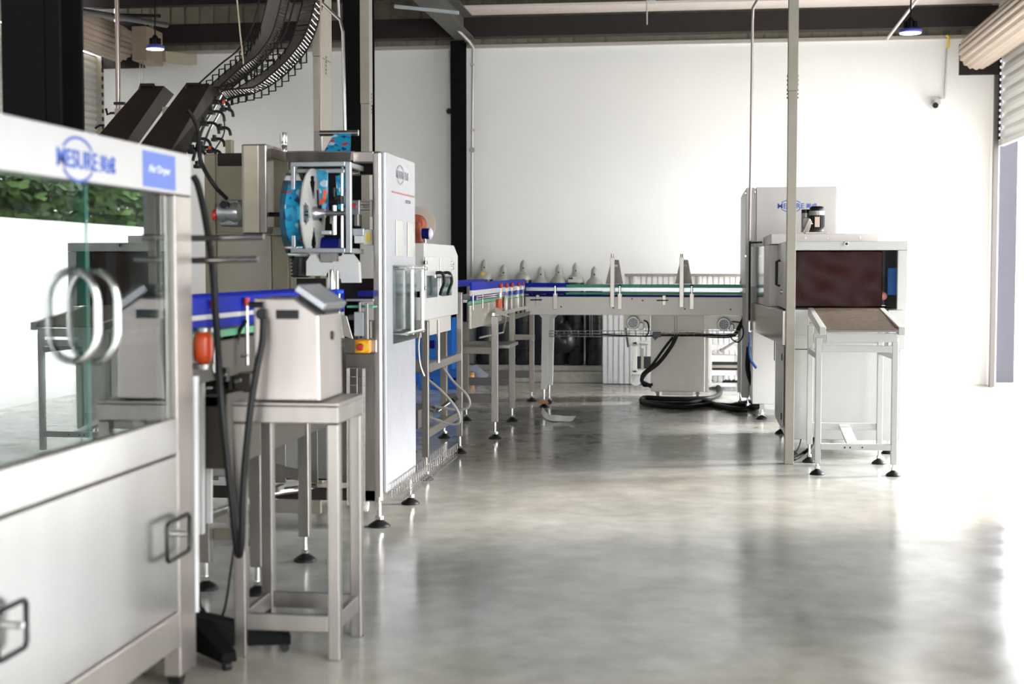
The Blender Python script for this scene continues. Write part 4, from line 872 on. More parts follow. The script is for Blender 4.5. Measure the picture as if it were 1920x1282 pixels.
# ================================================================== CROSS CONVEYOR
YV = 14.0
xv0, xv1 = PY(985,570,YV).x, PY(1398,570,YV).x
cc = thing('cross_conveyor', (-.6,14.2,0), 'long white cross conveyor with blue and green guides before the back wall', 'conveyor')
zs0, zs1 = 1.4-.0332*14.2, 1.4-.0205*14.2
MB().box(xv0,xv1,YV,YV+.012,.925,1.105).build('side_panel', WARM, cc, .004)
MB().box(xv0,xv1,YV+.45,YV+.462,.925,1.105).build('side_panel', WARM, cc, .004)
MB().box(xv0,xv1,YV+.014,YV+.448,1.06,1.07).build('belt', WHITE, cc)
MB().box(xv0,xv1,YV-.004,YV+.010,1.1055,1.117).build('blue_edge', NAVY, cc)
MB().box(xv0,xv1,YV+.452,YV+.462,1.1055,1.117).build('blue_edge', NAVY, cc)
xg = PY(1060,540,YV).x
for yy in (YV+.06,YV+.40):
    for (z0,z1) in ((1.200,1.235),(1.130,1.158)):
        MB().box(xv0-.1,xg,yy,yy+.015,z0,z1+.002).build('blue_guide', NAVY if z0<1.19 else BLUE, cc, .002)
        MB().box(xg+.001,xv1,yy,yy+.015,z0-.004,z1-.012).build('green_guide', GREEN, cc, .002)
    MB().box(xv0,xv1,yy+.002,yy+.012,1.161,1.193).build('guide_backing', ALU, cc)
ST = mat('warm_stainless',(.42,.38,.34),.35,.75,.08,6)
for px in (1148,1278):
    MB().pbox(px-4,482,px+4,576,YV-.03,.03).build('tall_post', ST, cc, .003)
    p = PY(px,480,YV-.02); MB().cyl((p.x,YV-.015,p.z-.02),(p.x,YV-.015,p.z+.02),.014,10).build('post_knob', ROD, cc)
    g_ = [PY(px-13,532,YV+.44),PY(px+20,532,YV+.44),PY(px+12,487,YV+.44),PY(px-2,487,YV+.44)]
    MB().prism([(q.x,q.z) for q in g_],'y',YV+.463,YV+.475).build('gusset', mat('gusset_warm',(.22,.19,.165),.4,.5), cc, .002)
    MB().pbox(px+4,496,px+10,500,YV+.45,.01).build('gusset_slot', WHITE, cc)
g_ = [PY(1386,532,YV+.44),PY(1398,532,YV+.44),PY(1398,495,YV+.44),PY(1396,495,YV+.44)]
MB().prism([(q.x,q.z) for q in g_],'y',YV+.463,YV+.475).build('gusset', MATS['gusset_warm'], cc)
for px in (1041,1162,1297):
    b_ = MB().pbox(px-4,550,px+4,580,YV-.018,.017).build('clip_bracket', ST, cc, .003)
    MB().cyl(PY(px,553,YV-.01),PY(px,536,YV-.01),.010,10).build('clip_post', STEELP, b_)
    MB().lathe(PY(px,536,YV-.01),[(.014,0),(.016,.008),(.006,.016)],n=10).build('clip_knob', NAVY, b_)
for px,py in ((1008,562),(1245,563)):
    b_ = MB().pbox(px-3,py-9,px+3,py+9,YV-.014,.013).build('sensor', ST, cc, .002); MB().cyl(PY(px-14,py,YV-.012),PY(px+8,py,YV-.012),.006,8).build('sensor_pin', BLACKP, b_)
for px,py in ((1052,575),(1185,560),(1205,563),(1150,577),(1284,579),(1370,580)): MB().lathe(PY(px,py,YV-.006),[(.008,0),(.008,.005)],'y',10).build('bolt', BLACKP, cc)
# Y shaped leg
for px,Y,pyb in ((1021,YV+.02,730),(1031,YV+.42,722)):
    P_ = lambda a,b: (PY(a,b,Y).x, PY(a,b,Y).z)
    MB().prism([P_(px-12,588),P_(px-5,596),P_(px-7,pyb),P_(px+5,pyb),P_(px+8,596),P_(px+17,588)],'y',Y,Y+.04).build('leg', WHITEG, cc, .004)
    c = PY(px-1,pyb,Y+.02); foot(c.x,Y+.02,c.z,cc,.05,.012)
for px in (1388,1402):
    c = PY(px,735,YV+.1+(.35 if px<1400 else 0)); MB().box(c.x-.03,c.x+.03,c.y-.025,c.y+.025,c.z,1.0).build('leg', WHITEG, cc, .004); foot(c.x,c.y,c.z,cc,.045,.010)
wd = MB().lathe((PY(1018,760,YV).x,14.04,.0405),[(.05,0),(.055,.01),(.03,.04)],n=14)
wd.build('wood_block', mat('wood_block',(.35,.20,.10),.7), cc)
# motors
def motor(px,py,Y,t):
    c = PY(px,py,Y); m0 = MB().lathe((c.x,Y,c.z),[(.060,0),(.066,.012),(.066,.03),(.058,.035),(.058,.16)],'y',26).build('motor', mat('motor_grey',(.40,.40,.38),.4,.5), t)
    MB().lathe((c.x,Y-.012,c.z),[(.046,0),(.050,.008)],'y',24).build('fan_cover', mat('motor_white',(.70,.70,.68),.4), m0)
    mb = MB()
    for r_,n_ in ((.012,5),(.026,9),(.039,14)):
        for k in range(n_):
            a = k*2*math.pi/n_; mb.lathe((c.x+math.cos(a)*r_,Y-.016,c.z+math.sin(a)*r_),[(.0060,0),(.0060,.003)],'y',6)
    mb.build('fan_holes', BLACKP, m0)
    MB().box(c.x+.05,c.x+.10,Y+.04,Y+.12,c.z-.07,c.z+.0).build('terminal_box', MATS['motor_grey'], m0, .005); return m0
MB().pbox(1170,590,1219,615,YV+.22,.01).build('motor_plate', STEELD, cc); MB().pbox(1320,592,1398,617,YV+.22,.01).build('motor_plate', STEELD, cc)
motor(1187,605,YV+.04,cc); motor(1357,608,YV+.04,cc)
mesh_tray('wire_tray',PY(1030,631,YV+.05),PY(1385,631,YV+.05),(0,.08,0),(0,0,.055),'long level wire mesh tray slung under the white cross conveyor',26,.0025)
m_ = MB()
for px in (1106,1111,1264,1269): m_.cyl(PY(px,590,YV+.07),PY(px,632,YV+.07),.004,6)
for i_,px in enumerate((1108,1267)): MB().tube([PY(px-2,590,YV+.07),PY(px-2,630,YV+.07),PY(px+2,630,YV+.07),PY(px+2,590,YV+.07)],.004,6).build('tray_hanger', ST, cc)
m_.bm.free()
HB = lambda pts,Y,r,lb,k=6: pipe('black_hose',[PY(p[0],p[1],(p[2] if len(p)>2 else Y)) for p in pts],r,BLACK,lb,'hose',k)
HB([(1235,627),(1260,628),(1300,627),(1340,630),(1375,628),(1388,610),(1398,590)],YV+.10,.020,'black hose bundle lying in the right half of the long wire tray')
HB([(1045,626),(1120,627),(1200,630),(1236,628)],YV+.10,.008,'thin black cable lying in the left half of the long wire tray')
HB([(1268,630),(1258,650),(1235,680),(1210,700),(1204,715),(1222,724)],YV-.02,.020,'black hose sagging from the wire tray down to the white floor cabinet left side')
HB([(1262,632),(1246,652),(1222,685),(1204,703),(1207,722),(1224,720)],YV+.05,.014,'second thinner black hose sagging beside the thick one at the floor cabinet')
HB([(1207,600),(1215,606),(1216,622),(1210,632)],YV+.02,.008,'short black cable looping from the left conveyor motor')
HB([(1372,603),(1388,606),(1394,625),(1385,641),(1374,637),(1368,628)],YV+.02,.007,'black cable loop hanging from the right conveyor motor')
kk = MB().pbox(1224,622,1239,632,YV+.03,.06); kk.build('junction_block', BLACKP, cc, .003)
P_ = [PY(a,b,YV+.05) for a,b in ((1223,631),(1240,628),(1228,638))]; MB().prism([(p.x,p.z) for p in P_],'y',YV+.04,YV+.07).build('junction_block', BLACKP, cc)
# floor hoses
def fl(px,py,r=.025): g = G(px,py); return Vector((g.x,g.y,r))
FH = lambda pts,r,lb: pipe('floor_hose',pts,r,mat('hose_black_ribbed',(.006,.006,.006),.55,spec=.2),lb,'hose',7)
FH([fl(1400,772),fl(1380,772),fl(1350,766),fl(1320,757),fl(1290,762),fl(1240,762),fl(1205,757),fl(1210,750),fl(1250,752),fl(1300,752),fl(1335,750),fl(1350,740),fl(1345,728),fl(1330,722)+Vector((0,0,.03))],.027,'thick black hose coiled on the floor around the white floor cabinet')
FH([PY(1404,650,13.7),PY(1402,690,13.7),PY(1410,720,13.7),fl(1420,752,.05),fl(1414,768),fl(1398,765),fl(1370,765),fl(1330,763),fl(1280,768),fl(1230,764),fl(1203,760,.03)],.024,'thick black hose dropping by the air pipe and running along the floor')
FH([PY(1407,655,13.75),PY(1412,690,13.75),PY(1416,730,13.75),PY(1418,750,13.9),fl(1405,757),fl(1380,762),fl(1365,765)],.02,'second black hose dropping right of the air pipe')
o = pipe('blue_hose',[PY(1405,641,13.05),PY(1405,660,13.05),PY(1408,675,13.05),PY(1418,690,13.05)],.012,mat('blue_tube',(.01,.08,.35),.35),'blue air tube hanging from the thin warm grey air pipe','tube',5)
ap = thing('air_rod', PY(1405,600,13.05), 'grey threaded air rod with couplings left of the tall cabinet', 'rod')
MB().cyl(PY(1406,452,13.05),PY(1405,600,13.05),.010,10).build('rod', DARKB, ap)
MB().cyl(PY(1405,603,13.05),PY(1405,622,13.05),.018,12).build('coupling', STEELP, ap); MB().cyl(PY(1405,622,13.05),PY(1405,640,13.05),.006,8).build('tip', MATS['blue_tube'], ap)
MB().bar(PY(1405,455,13.05),PY(1428,454,12.95),.014,.014).build('elbow', DARKB, ap)
# ================================================================== FLOOR CABINET BEHIND THE CONVEYOR
fc = thing('floor_cabinet', (-.2,15.2,0), 'plain warm white cabinet on small casters behind the cross conveyor', 'cabinet')
xa, xb2 = PY(1220,700,15.0).x, PY(1321,700,15.0).x
MB().box(xa,xb2,15.0,15.5,.09,.93).build('body', mat('cabinet_warm',(.80,.77,.70),.4,.05), fc, .005)
MB().box(xb2-.002,xb2+.04,15.02,15.48,.09,.93).build('side_edge', WHITE, fc, .003)
MB().box(xa+.12,xb2-.12,15.0,15.03,.05,.088).build('plinth', STEEL, fc)
for x in (xa+.07,xb2-.07):
    for y in (15.05,15.43): MB().cyl((x-.012,y,.032),(x+.012,y,.032),.032,16).box(x-.02,x+.02,y-.02,y+.02,.06,.089).build('caster', mat('caster_cream',(.45,.42,.28),.5), fc)
# trolley and shelf
tr = thing('trolley', (-.7,16.5,0), 'white trolley with a large caster left of the warm white floor cabinet', 'trolley')
xt0 = PY(1186,680,16.3).x; xt1 = PY(1222,680,16.3).x
TW = WHITE
MB().box(xt0,xt0+.05,16.3,16.34,.19,.62).build('upright', TW, tr, .003)
MB().pbox(1180,641,1222,648,16.3,.3).build('top_shelf', WHITEG, tr, .003); MB().pbox(1184,694,1222,702,16.3,.3).build('lower_shelf', TW, tr, .003)
MB().pbox(1202,653,1207,692,16.4,.03).build('column', STEELD, tr); MB().pbox(1191,668,1222,692,16.55,.02).build('back_plate', BLACKP, tr)
o = MB().cyl(PY(1186,645,16.28),PY(1193,646,16.28),.01,8).cyl(PY(1198,645,16.28),PY(1215,646,16.28),.008,8).build('tool', ROD, tr)
c = PY(1192,712,16.35); MB().lathe((c.x,16.35,c.z-.0),[(.065,0),(.070,.01),(.070,.03),(.065,.04)],'y',26).build('caster_wheel', mat('wheel_white',(.66,.68,.70),.4), tr)
MB().lathe((c.x,16.345,c.z),[(.03,0),(.03,.004)],'y',18).build('wheel_hub', WHITEG, tr); MB().box(c.x-.05,c.x+.03,16.33,16.42,c.z+.07,.19).build('caster_fork', WHITE, tr, .004)
pipe('steel_rod',[PY(1172,592,14.24),PY(1174,620,14.26),PY(1178,650,14.3)],.012,STEELD,'thin steel rod leaning left of the trolley','rod')
rk = thing('shelf_rack', (.5,16.5,0), 'white shelf rack right of the warm white floor cabinet', 'rack')
for r_ in ((1329,634,1335,726),(1384,634,1392,726)): MB().pbox(*r_,16.4,.04).build('upright', TW, rk, .003)
for r_,m_n in (((1329,647,1392,656),TW),((1335,666,1384,678),WHITE),((1335,678,1384,684),BLACKP),((1335,684,1384,690),STEELD),((1335,691,1384,693),BLACKP),((1330,694,1392,704),TW),((1330,718,1392,725),TW)):
    MB().pbox(*r_,16.42,.25).build('shelf', m_n, rk, .002)
a_,b_ = PY(1384,637,16.3),PY(1352,657,16.3); MB().cyl(a_,b_,.014,12).build('spray_handle', STEEL, rk); MB().cyl(b_+Vector((-.01,0,-.012)),b_+Vector((.01,0,.01)),.022,12).build('spray_tip', STEEL, rk)
MB().cyl(PY(1379,662,16.38),PY(1377,684,16.38),.003,6).build('wire', BLACK, rk)
cl = MB()
for k in range(9): cl.lathe(PY(1357+k*3.8,716,16.5)-Vector((0,0,.02)),[(.012,0),(.02,.01),(.018,.02+.012*(k%3)),(.006,.04+.01*(k%2))],n=9)
cl.bar(PY(1354,717,16.5),PY(1388,717,16.5),.03,.02)
tag(cl.build('black_rag', BLACK),'crumpled black rag on the bottom of the white shelf rack','rag')
# corrugated sheet and kerb rack
pnl = thing('corrugated_sheet_stack', (.1,16.95,.0), 'white corrugated sheets with a steel top rail against the back wall', 'sheet stack')
m_ = MB(); x0 = PY(1131,600,16.95).x; x1 = PY(1400,600,16.95).x; x = x0
while x < x1: m_.box(x,x+.045,16.93,16.98,.01,1.30 if x > PY(1170,560,16.95).x else .93).box(x+.045,x+.065,16.945,16.98,.01,1.30 if x > PY(1170,560,16.95).x else .93); x += .065
m_.build('sheets', mat('sheet_white',(.70,.70,.70),.5), pnl)
MB().pbox(1171,513,1400,518,16.88,.04).build('top_rail', STEELD, pnl, .003)
for px in (1188,1311): MB().pbox(px,518,px+5,535,16.87,.03).build('rail_post', WHITE, pnl)
# ================================================================== GAS CYLINDERS
def cylinder(px,ztop,first,label):
    x = PY(px,520,17.33).x; t = thing('gas_cylinder',(x,17.33,.201),label,'gas cylinder','gas cylinders standing on the kerb by the back wall')
    rb = .1045 if ztop > 1.44 else .1035; z0 = .201; zs = ztop-.245
    MB().lathe((x,17.33,0),[(rb*.9,z0),(rb,z0+.02),(rb,zs)],n=28).build('body', CYLB, t)
    MB().lathe((x,17.33,0),[(rb,zs+.0005),(rb*.97,zs+.035),(rb*.83,zs+.065),(rb*.62,zs+.088),(.046,zs+.102)],n=28).build('shoulder', CYLG, t)
    cp = MB().lathe((x,17.33,0),[(.046,zs+.103),(.048,zs+.115),(.041,zs+.12),(.040,ztop-.07),(.036,ztop-.045),(.022,ztop-.018),(.010,ztop-.012),(.010,ztop)],n=22).build('valve_cap', CYLG, t)
    MB().cyl((x+.006,17.33-.041,ztop-.10),(x+.006,17.33-.036,ztop-.10),.010,10).build('cap_hole', BLACKP, cp)
    if first: MB().box(x-.02,x+.02,17.33-.112,17.33-.098,zs+.05,zs+.085).build('yellow_label', YEL, t)
Ld = ['leftmost gas cylinder, tallest cap with a yellow label, on the kerb','second gas cylinder from the left, short, on the kerb','third gas cylinder from the left, tall with wide shoulder','fourth gas cylinder from the left, shortest of the row','fifth gas cylinder from the left with dark slot in its cap','sixth gas cylinder from the left behind the small white box','rightmost gas cylinder of the row on the kerb']
for i_,(px,py) in enumerate(((908,486),(944,496),(981,487),(1014,499),(1047,495),(1079,492),(1114,499))): cylinder(px,PY(px,py,17.33).z,i_==0,Ld[i_])
t = thing('small_carton', PY(1074,531,14.6), 'small white and black carton standing behind the conveyor guides', 'carton')
MB().pbox(1065,524,1083,529,14.03,.08).build('base', CREAM, t); MB().pbox(1065,519,1080,524,14.035,.06).build('band', WHITEG, t); MB().pbox(1066,520,1074,523.5,14.03,.004).build('mark', BLACKP, t)
m_ = MB(); c = PY(1058,635,17.1); m_.lathe((c.x,c.y,c.z-.17),[(.02,0),(.11,.02),(.15,.09),(.14,.2),(.10,.28),(.06,.34),(.02,.36)],n=14)
for v in m_.bm.verts: v.co += Vector((random.uniform(-.012,.012),random.uniform(-.012,.012),random.uniform(-.012,.012)))
t = thing('black_bag', (c.x,c.y,c.z-.17), 'crumpled black bag hanging in front of the gas cylinders', 'bag')
m_.build('bag', mat('bag_black',(.012,.012,.013),.25), t); MB().tube([c+Vector((-.08,0,.15)),c+Vector((-.02,-.02,.28)),c+Vector((.06,0,.16))],.006,6).build('strap', BLACK, t)
# crates, can, board, film scrap
def crate(r_,Y,d,m,label,z0=None):
    b_ = pb(*r_,Y,d); z0 = b_[4] if z0 is None else z0; t = thing('crate',((b_[0]+b_[1])/2,Y+d/2,z0),label,'crate')
    th_ = .012; MB().box(b_[0],b_[1],Y,Y+th_,z0,b_[5]).box(b_[0],b_[1],Y+d-th_,Y+d,z0,b_[5]).box(b_[0],b_[0]+th_,Y+th_,Y+d-th_,z0,b_[5]).box(b_[1]-th_,b_[1],Y+th_,Y+d-th_,z0,b_[5]).box(b_[0]+th_,b_[1]-th_,Y+th_,Y+d-th_,z0,z0+th_).build('shell', m, t, .003)
    MB().box(b_[0]-.008,b_[1]+.008,Y-.008,Y-.0005,b_[5]-.035,b_[5]).build('rim', m, t, .003)
    MB().pbox((r_[0]+r_[2])/2-6,(r_[1]*.6+r_[3]*.4),(r_[0]+r_[2])/2+6,(r_[1]*.45+r_[3]*.55),Y-.004,.003).build('hand_slot', NAVY, t); return t
crate((785,697,826,730),15.9,.3,CRATEB,'blue crate on the floor behind the sealing cabinet, left of its twin',0)
crate((833,695,871,727),16.1,.3,CRATEB,'blue crate on the floor directly left of the orange tin',0)
crate((770,596,848,700),16.6,.3,CRATEB,'large blue crate standing behind the sealing cabinet legs',0)
t = thing('tin_can', (G(884,720).x,G(884,720).y,0), 'orange and yellow tin on the floor beside the blue crates', 'can')
c = t.location; MB().lathe((c.x,c.y,0),[(.036,0),(.036,.05)],n=20).build('lower_band', mat('tin_orange',(.75,.28,.03),.35), t); MB().lathe((c.x,c.y,.0501),[(.036,0),(.036,.06)],n=20).build('upper_band', mat('tin_yellow',(.85,.62,.2),.35), t); MB().lathe((c.x,c.y,.1102),[(.036,0),(.036,.03)],n=20).build('top_band', MATS['tin_orange'], t)
q = [PY(868,689,17.0),PY(903,717,16.75),PY(916,700,16.75),PY(893,681,17.0)]; n_ = Vector((0,-.008,0))
zz_ = min(v.z for v in q)
tag(MB().hexa([v-Vector((0,0,zz_-.002))+n_*k for k in (0,1) for v in q]).build('white_board', mat('board_white',(.68,.68,.70),.4)),'square white board leaning at a tilt behind the orange tin','board')
m_ = MB(); base = [(1014,775),(1024,786),(1040,790),(1058,788),(1077,792)]; L_ = []
for i_,(px,py) in enumerate(base):
    g = G(px,py); L_.append((Vector((g.x,g.y-.08,.004)),Vector((g.x+.02,g.y,.05 if i_%2 else .09)),Vector((g.x,g.y+.16,.006))))
for A_,B_ in zip(L_,L_[1:]):
    for k in (0,1): m_.face([A_[k],B_[k],B_[k+1],A_[k+1]],True)
bmesh.ops.remove_doubles(m_.bm, verts=m_.bm.verts[:], dist=.0005)
ob = m_.build('plastic_film_scrap', CLEARP, fix=False); sm = ob.modifiers.new('solid','SOLIDIFY'); sm.thickness = .002; ss = ob.modifiers.new('sub','SUBSURF'); ss.levels = 2; ss.render_levels = 2
tag(ob,'crumpled scrap of white plastic film on the open floor','plastic scrap')

# ================================================================== TALL WHITE CABINET
YT = 13.15
tc_ = thing('sleeve_sealer', (.95,13.9,0), 'tall white cabinet with blue oval logo behind the shrink tunnel', 'machine')
CREAMW = mat('cream_white_paint', (.45,.425,.40), .35, 0, .02)
tx = [PY(p,400,YT).x for p in (1399,1414,1418,1569,1587)]
zt_ = PY(1480,351,YT).z; za = PY(1480,560,YT).z
MB().box(tx[0],tx[1],YT+.02,14.9,.9,zt_).build('side_column', CREAMW, tc_, .006)
MB().box(tx[0],tx[1],YT+.9,14.9,.12,.898).build('side_column', CREAMW, tc_, .006)
MB().box(tx[2],tx[3]-.002,YT,YT+.03,za-.2,zt_+.003).build('front_panel', mat('front_cream',(.48,.455,.43),.35), tc_, .005)
MB().box(tx[1]+.001,tx[2]-.001,YT+.03,YT+.06,za,zt_-.004).build('dark_seam', WARM, tc_)
MB().box(tx[3],tx[4],YT+.02,14.9,.12,zt_).build('side_column', WHITE, tc_, .006)
MB().box(tx[1]+.001,tx[3]-.001,YT+.07,14.88,.14,zt_-.01).build('body', WHITE, tc_, .004)
c = PY(1483,386,YT); logo((c.x,YT-.0006,c.z),(1,0,0),(0,0,1),PY(1508,386,YT).x-PY(1458,386,YT).x,LOGO,tc_)
for px,py in ((1416,360),(1570,360),(1398,362),(1398,480)): MB().lathe(PY(px,py,YT-.004),[(.008,0),(.008,.004)],'y',10).build('screw', ROD, tc_)
MB().box(tx[0]+.04,tx[0]+.065,YT-.01,YT+.018,1.22,1.58).build('light_window', mat('window_white',(.85,.85,.85),.3), tc_, .002)
for x in (tx[0]+.16,tx[4]-.1):
    for y in (13.22,14.7): MB().box(x-.02,x+.02,y-.02,y+.02,.09,.139).build('foot_bracket', STEEL, tc_); foot(x,y,.09,tc_,.05,.010)
c = PY(1418,757,13.4); MB().lathe((c.x,13.3,c.z),[(.03,0),(.042,.006),(.042,.03),(.03,.036)],'y',18).build('swivel_wheel', BLACK, tc_)
# ================================================================== SHRINK TUNNEL
YU = 10.62
tn = thing('shrink_tunnel', (1.05,11.8,0), 'white shrink tunnel with maroon curtain over its mouth', 'machine')
TWH = mat('tunnel_white', (.50,.50,.475), .33, 0, .02)
X0, X1 = PY(1474,500,YU).x, PY(1702,500,YU).x; zo1 = PY(1587,469,YU).z; zo0 = PY(1587,580,YU).z; ztp = PY(1587,452,YU).z
xi0, xi1 = PY(1490,500,YU).x, PY(1683,500,YU).x
YD = 11.75
# hollow hood with bevelled rim
MB().box(X0,X1,YU,YU+.05,zo1,ztp).build('rim_top', TWH, tn, .005)
MB().box(X0,xi0,YU,YU+.05,zo0,zo1-.001).build('rim_side', TWH, tn, .005)
MB().box(xi1,X1,YU,YU+.05,zo0,zo1-.001).build('rim_side', TWH, tn, .005)
MB().box(X0,X0+.02,YU+.051,YD,zo0,ztp).build('hood_side', TWH, tn, .003); MB().box(X1-.02,X1,YU+.051,YD,zo0,ztp).build('hood_side', mat('inner_grey',(.6,.6,.6),.4), tn, .003)
MB().box(X0+.021,X1-.021,YU+.051,YD,ztp-.02,ztp-.001).build('hood_top', TWH, tn)
MB().box(xi0,xi1+.08,YU+.30,YD,zo0-.02,zo0-.002).build('tunnel_floor', SLAT, tn)
MB().box(X0+.021,X1-.021,YD-.02,YD-.001,zo0,ztp-.021).build('inner_back', mat('inner_grey2',(.6,.6,.6),.4), tn)
# curtain (slightly crumpled sheet)
xc1 = PY(1655,500,YU+.08).x; m_ = MB(); nx, nz = 26, 16; rnd = random.Random(3)
g_ = [[m_.bm.verts.new((xi0-.01+(xc1-xi0+.01)*i/nx, YU+.085+.006*math.sin(i*.33+j*.55)+.004*math.sin(i*.5-j*.3+1)+rnd.uniform(-.0012,.0012)+.015*math.exp(-((i-14)**2/40+(j-9)**2/10)), zo0+.012+(zo1-zo0-.014)*j/nz)) for j in range(nz+1)] for i in range(nx+1)]
for i in range(nx):
    for j in range(nz): f_ = m_.bm.faces.new((g_[i][j],g_[i+1][j],g_[i+1][j+1],g_[i][j+1])); f_.smooth = True
o = m_.build('curtain', MAROON, tn, fix=False); q = o.modifiers.new('sub','SUBSURF'); q.levels=q.render_levels=1; q = o.modifiers.new('sol','SOLIDIFY'); q.thickness=.002
MB().box(xi0,xc1+.04,YU+.06,YU+.10,zo0-.012,zo0+.008).build('curtain_weight', BLACKP, tn)
MB().box(PY(1664,525,YU+.25).x,PY(1683,525,YU+.25).x+.02,YU+.25,YU+.27,PY(1670,553,YU+.25).z,PY(1670,502,YU+.25).z).build('blue_tag', CRATEB, tn, .004)
MB().lathe(PY(1656,555,YU+.1),[(.012,0),(.03,.004),(.03,.02)],'y',12).build('pink_reflection', mat('pink_reflection',(.7,.25,.22),.4), tn)  # pinkish reflection beside the curtain, put in as a small coloured disc
c = PY(1587,457,YU); lk = MB().lathe((c.x,YU-.012,c.z),[(.016,0),(.018,.003),(.018,.012)],'y',20).build('lock', STEELP, tn); MB().lathe((c.x,YU-.0135,c.z),[(.011,0),(.011,.002)],'y',16).build('keyhole', BLACKP, lk)
a = PY(1465,510,11.2)
MB().tube([(X0-.002,11.35,1.25),(X0-.03,11.35,1.26),(X0-.03,11.35,1.44),(X0-.002,11.35,1.45)],.011,8).build('side_handle', BLACKP, tn); MB().lathe((X0-.012,11.1,1.21),[(.02,0),(.02,.011)],'x',12).build('side_latch', STEELP, tn)
# seal chamber between the tunnel and the tall cabinet: steel skirt and mirror like door
xf = PY(1412,561,13.1).x
def sidebox(zA,zB,yA_,yB_,dx,m,nm,bv=.003):
    t0 = (yA_-YU)/(13.1-YU); t1 = (yB_-YU)/(13.1-YU); xa = X0+(xf-X0)*t0-dx; xb = X0+(xf-X0)*t1-dx
    return MB().hexa([(xa,yA_,zA),(X1-.05,yA_,zA),(X1-.05,yB_,zA),(xb,yB_,zA),(xa,yA_,zB),(X1-.05,yA_,zB),(X1-.05,yB_,zB),(xb,yB_,zB)]).build(nm, m, tn, bv)
sidebox(.82,1.075,10.70,13.12,.012,mat('skirt_steel',(.50,.48,.44),.22,.9,.08,4),'steel_skirt')
sidebox(1.078,ztp-.01,YD+.01,12.15,.004,mat('pink_grey_panel',(.62,.55,.52),.4),'side_panel')
sidebox(1.078,ztp-.01,12.16,13.12,.0,mat('mirror_door',(.62,.63,.61),.12,.85,.05,3),'mirror_door')
a_ = [PY(p,440,11.6).x for p in (1446,1648)]; MB().box(a_[0],a_[1],11.6,13.0,ztp-.005,PY(1550,438,11.6).z).build('top_housing', mat('top_housing_pink',(.66,.60,.56),.4), tn, .005)
for px,py in ((1511,446),(1552,447),(1613,445)): MB().lathe(PY(px,py,11.597),[(.007,0),(.007,.004)],'y',8).build('bolt', ROD, tn)
# lower cabinet
X2 = PY(1691,700,YU+.04).x; zb0 = .125
MB().box(X0+.01,X2,YU+.04,12.2,PY(1500,655,YU).z+.002,.985).build('upper_plinth', TWH, tn, .005)
MB().box(X0+.015,X2-.005,YU+.045,12.2,zb0,PY(1500,655,YU).z-.002).build('lower_cabinet', TWH, tn, .005)
MB().box(X0+.01,PY(1517,600,YU).x,YU+.02,YU+.038,.90,zo0-.003).build('corner_plate', TWH, tn, .003)
MB().box(X1-.13,X1-.01,YU+.02,YU+.038,.80,zo0-.003).build('corner_plate', TWH, tn, .003)
MB().box(X0-.004,X0+.009,10.9,11.9,.18,.80).build('side_hatch', WHITEG, tn, .003)
for z in (.72,.27): MB().box(X0-.012,X0-.0045,10.88,10.94,z-.025,z+.025).build('hinge', BLACKP, tn)
MB().lathe(PY(1501,765,YU+.04)-Vector((0,.004,0)),[(.007,0),(.007,.004)],'y',10).build('bolt', ROD, tn)
MB().box(X0-.006,X0-.0045+.002,12.0,12.1,.62,.86).build('control_window', BLACKP, tn)
MB().box(X2+.0005,X2+.02,11.0,11.06,.62,.70).build('side_catch', ROD, tn)
for x,y in ((X0+.06,10.72),(X2-.06,10.9),(X0+.06,12.1),(X2-.06,12.1)): foot(x,y,zb0,tn,.05,.009)
c = PY(1665,820,10.9); MB().box(c.x-.02,c.x+.03,10.75,10.8,.07,.124).build('foot_bracket', ROD, tn)
# blower motor
bm_ = thing('blower_motor', (PY(1526,438,11.7).x,11.75,PY(1550,438,11.6).z+.001), 'black and grey blower motor with cables on top of the shrink tunnel', 'motor')
z0 = PY(1550,438,11.6).z+.001; sc_ = 11.75/FPX
c = PY(1531,430,11.75); cx_, cy_ = c.x, 11.75
MB().box(cx_-.095,cx_+.08,11.65,11.87,z0,z0+.014).build('base_plate', STEEL, bm_, .002)
m_ = MB().lathe((cx_,cy_,0),[(.060,z0+.015),(.060,z0+.05),(.052,z0+.052),(.052,z0+.15)],n=28)
for k in range(20):
    a = 2*math.pi*k/20; d = Vector((math.cos(a),math.sin(a),0)); m_.bar(Vector((cx_,cy_,z0+.055))+d*.055,Vector((cx_,cy_,z0+.15))+d*.055,.006,.018,up=tuple(d))
m_.build('motor_body', mat('motor_dark',(.06,.058,.055),.4,.4), bm_)
MB().lathe((cx_,cy_,0),[(.062,z0+.151),(.064,z0+.185)],n=28).build('motor_collar', mat('collar_grey',(.35,.34,.31),.4,.4), bm_)
MB().lathe((cx_,cy_,0),[(.058,z0+.186),(.058,z0+.21),(.045,z0+.222)],n=28).build('motor_cap', BLACKP, bm_)
MB().box(cx_-.02,cx_+.018,cy_-.072,cy_-.062,z0+.055,z0+.135).build('rating_plate', mat('plate_copper',(.70,.52,.42),.4), bm_)
MB().box(cx_-.115,cx_-.06,11.70,11.78,z0+.05,z0+.13).build('terminal_box', mat('collar_grey2',(.18,.17,.16),.4,.4), bm_, .006)
MB().cyl((cx_-.085,11.8,z0+.015),(cx_-.085,11.8,z0+.17),.034,18).build('second_motor', MATS['collar_grey'], bm_); MB().cyl((cx_-.085,11.8,z0+.171),(cx_-.085,11.8,z0+.20),.034,18).build('second_cap', BLACKP, bm_)
for k in range(4): MB().tube(smooth_path([(cx_-.11+.012*k,11.66,z0+.015),(cx_-.09+.01*k,11.64,z0+.06),(cx_-.075+.008*k,11.64,z0+.10),(cx_-.06,11.65,z0+.115-.01*k),(cx_-.05+.004*k,11.66,z0+.08)],4),.005,6).build('motor_cable', mat('cable_cream',(.60,.55,.47),.5), bm_)
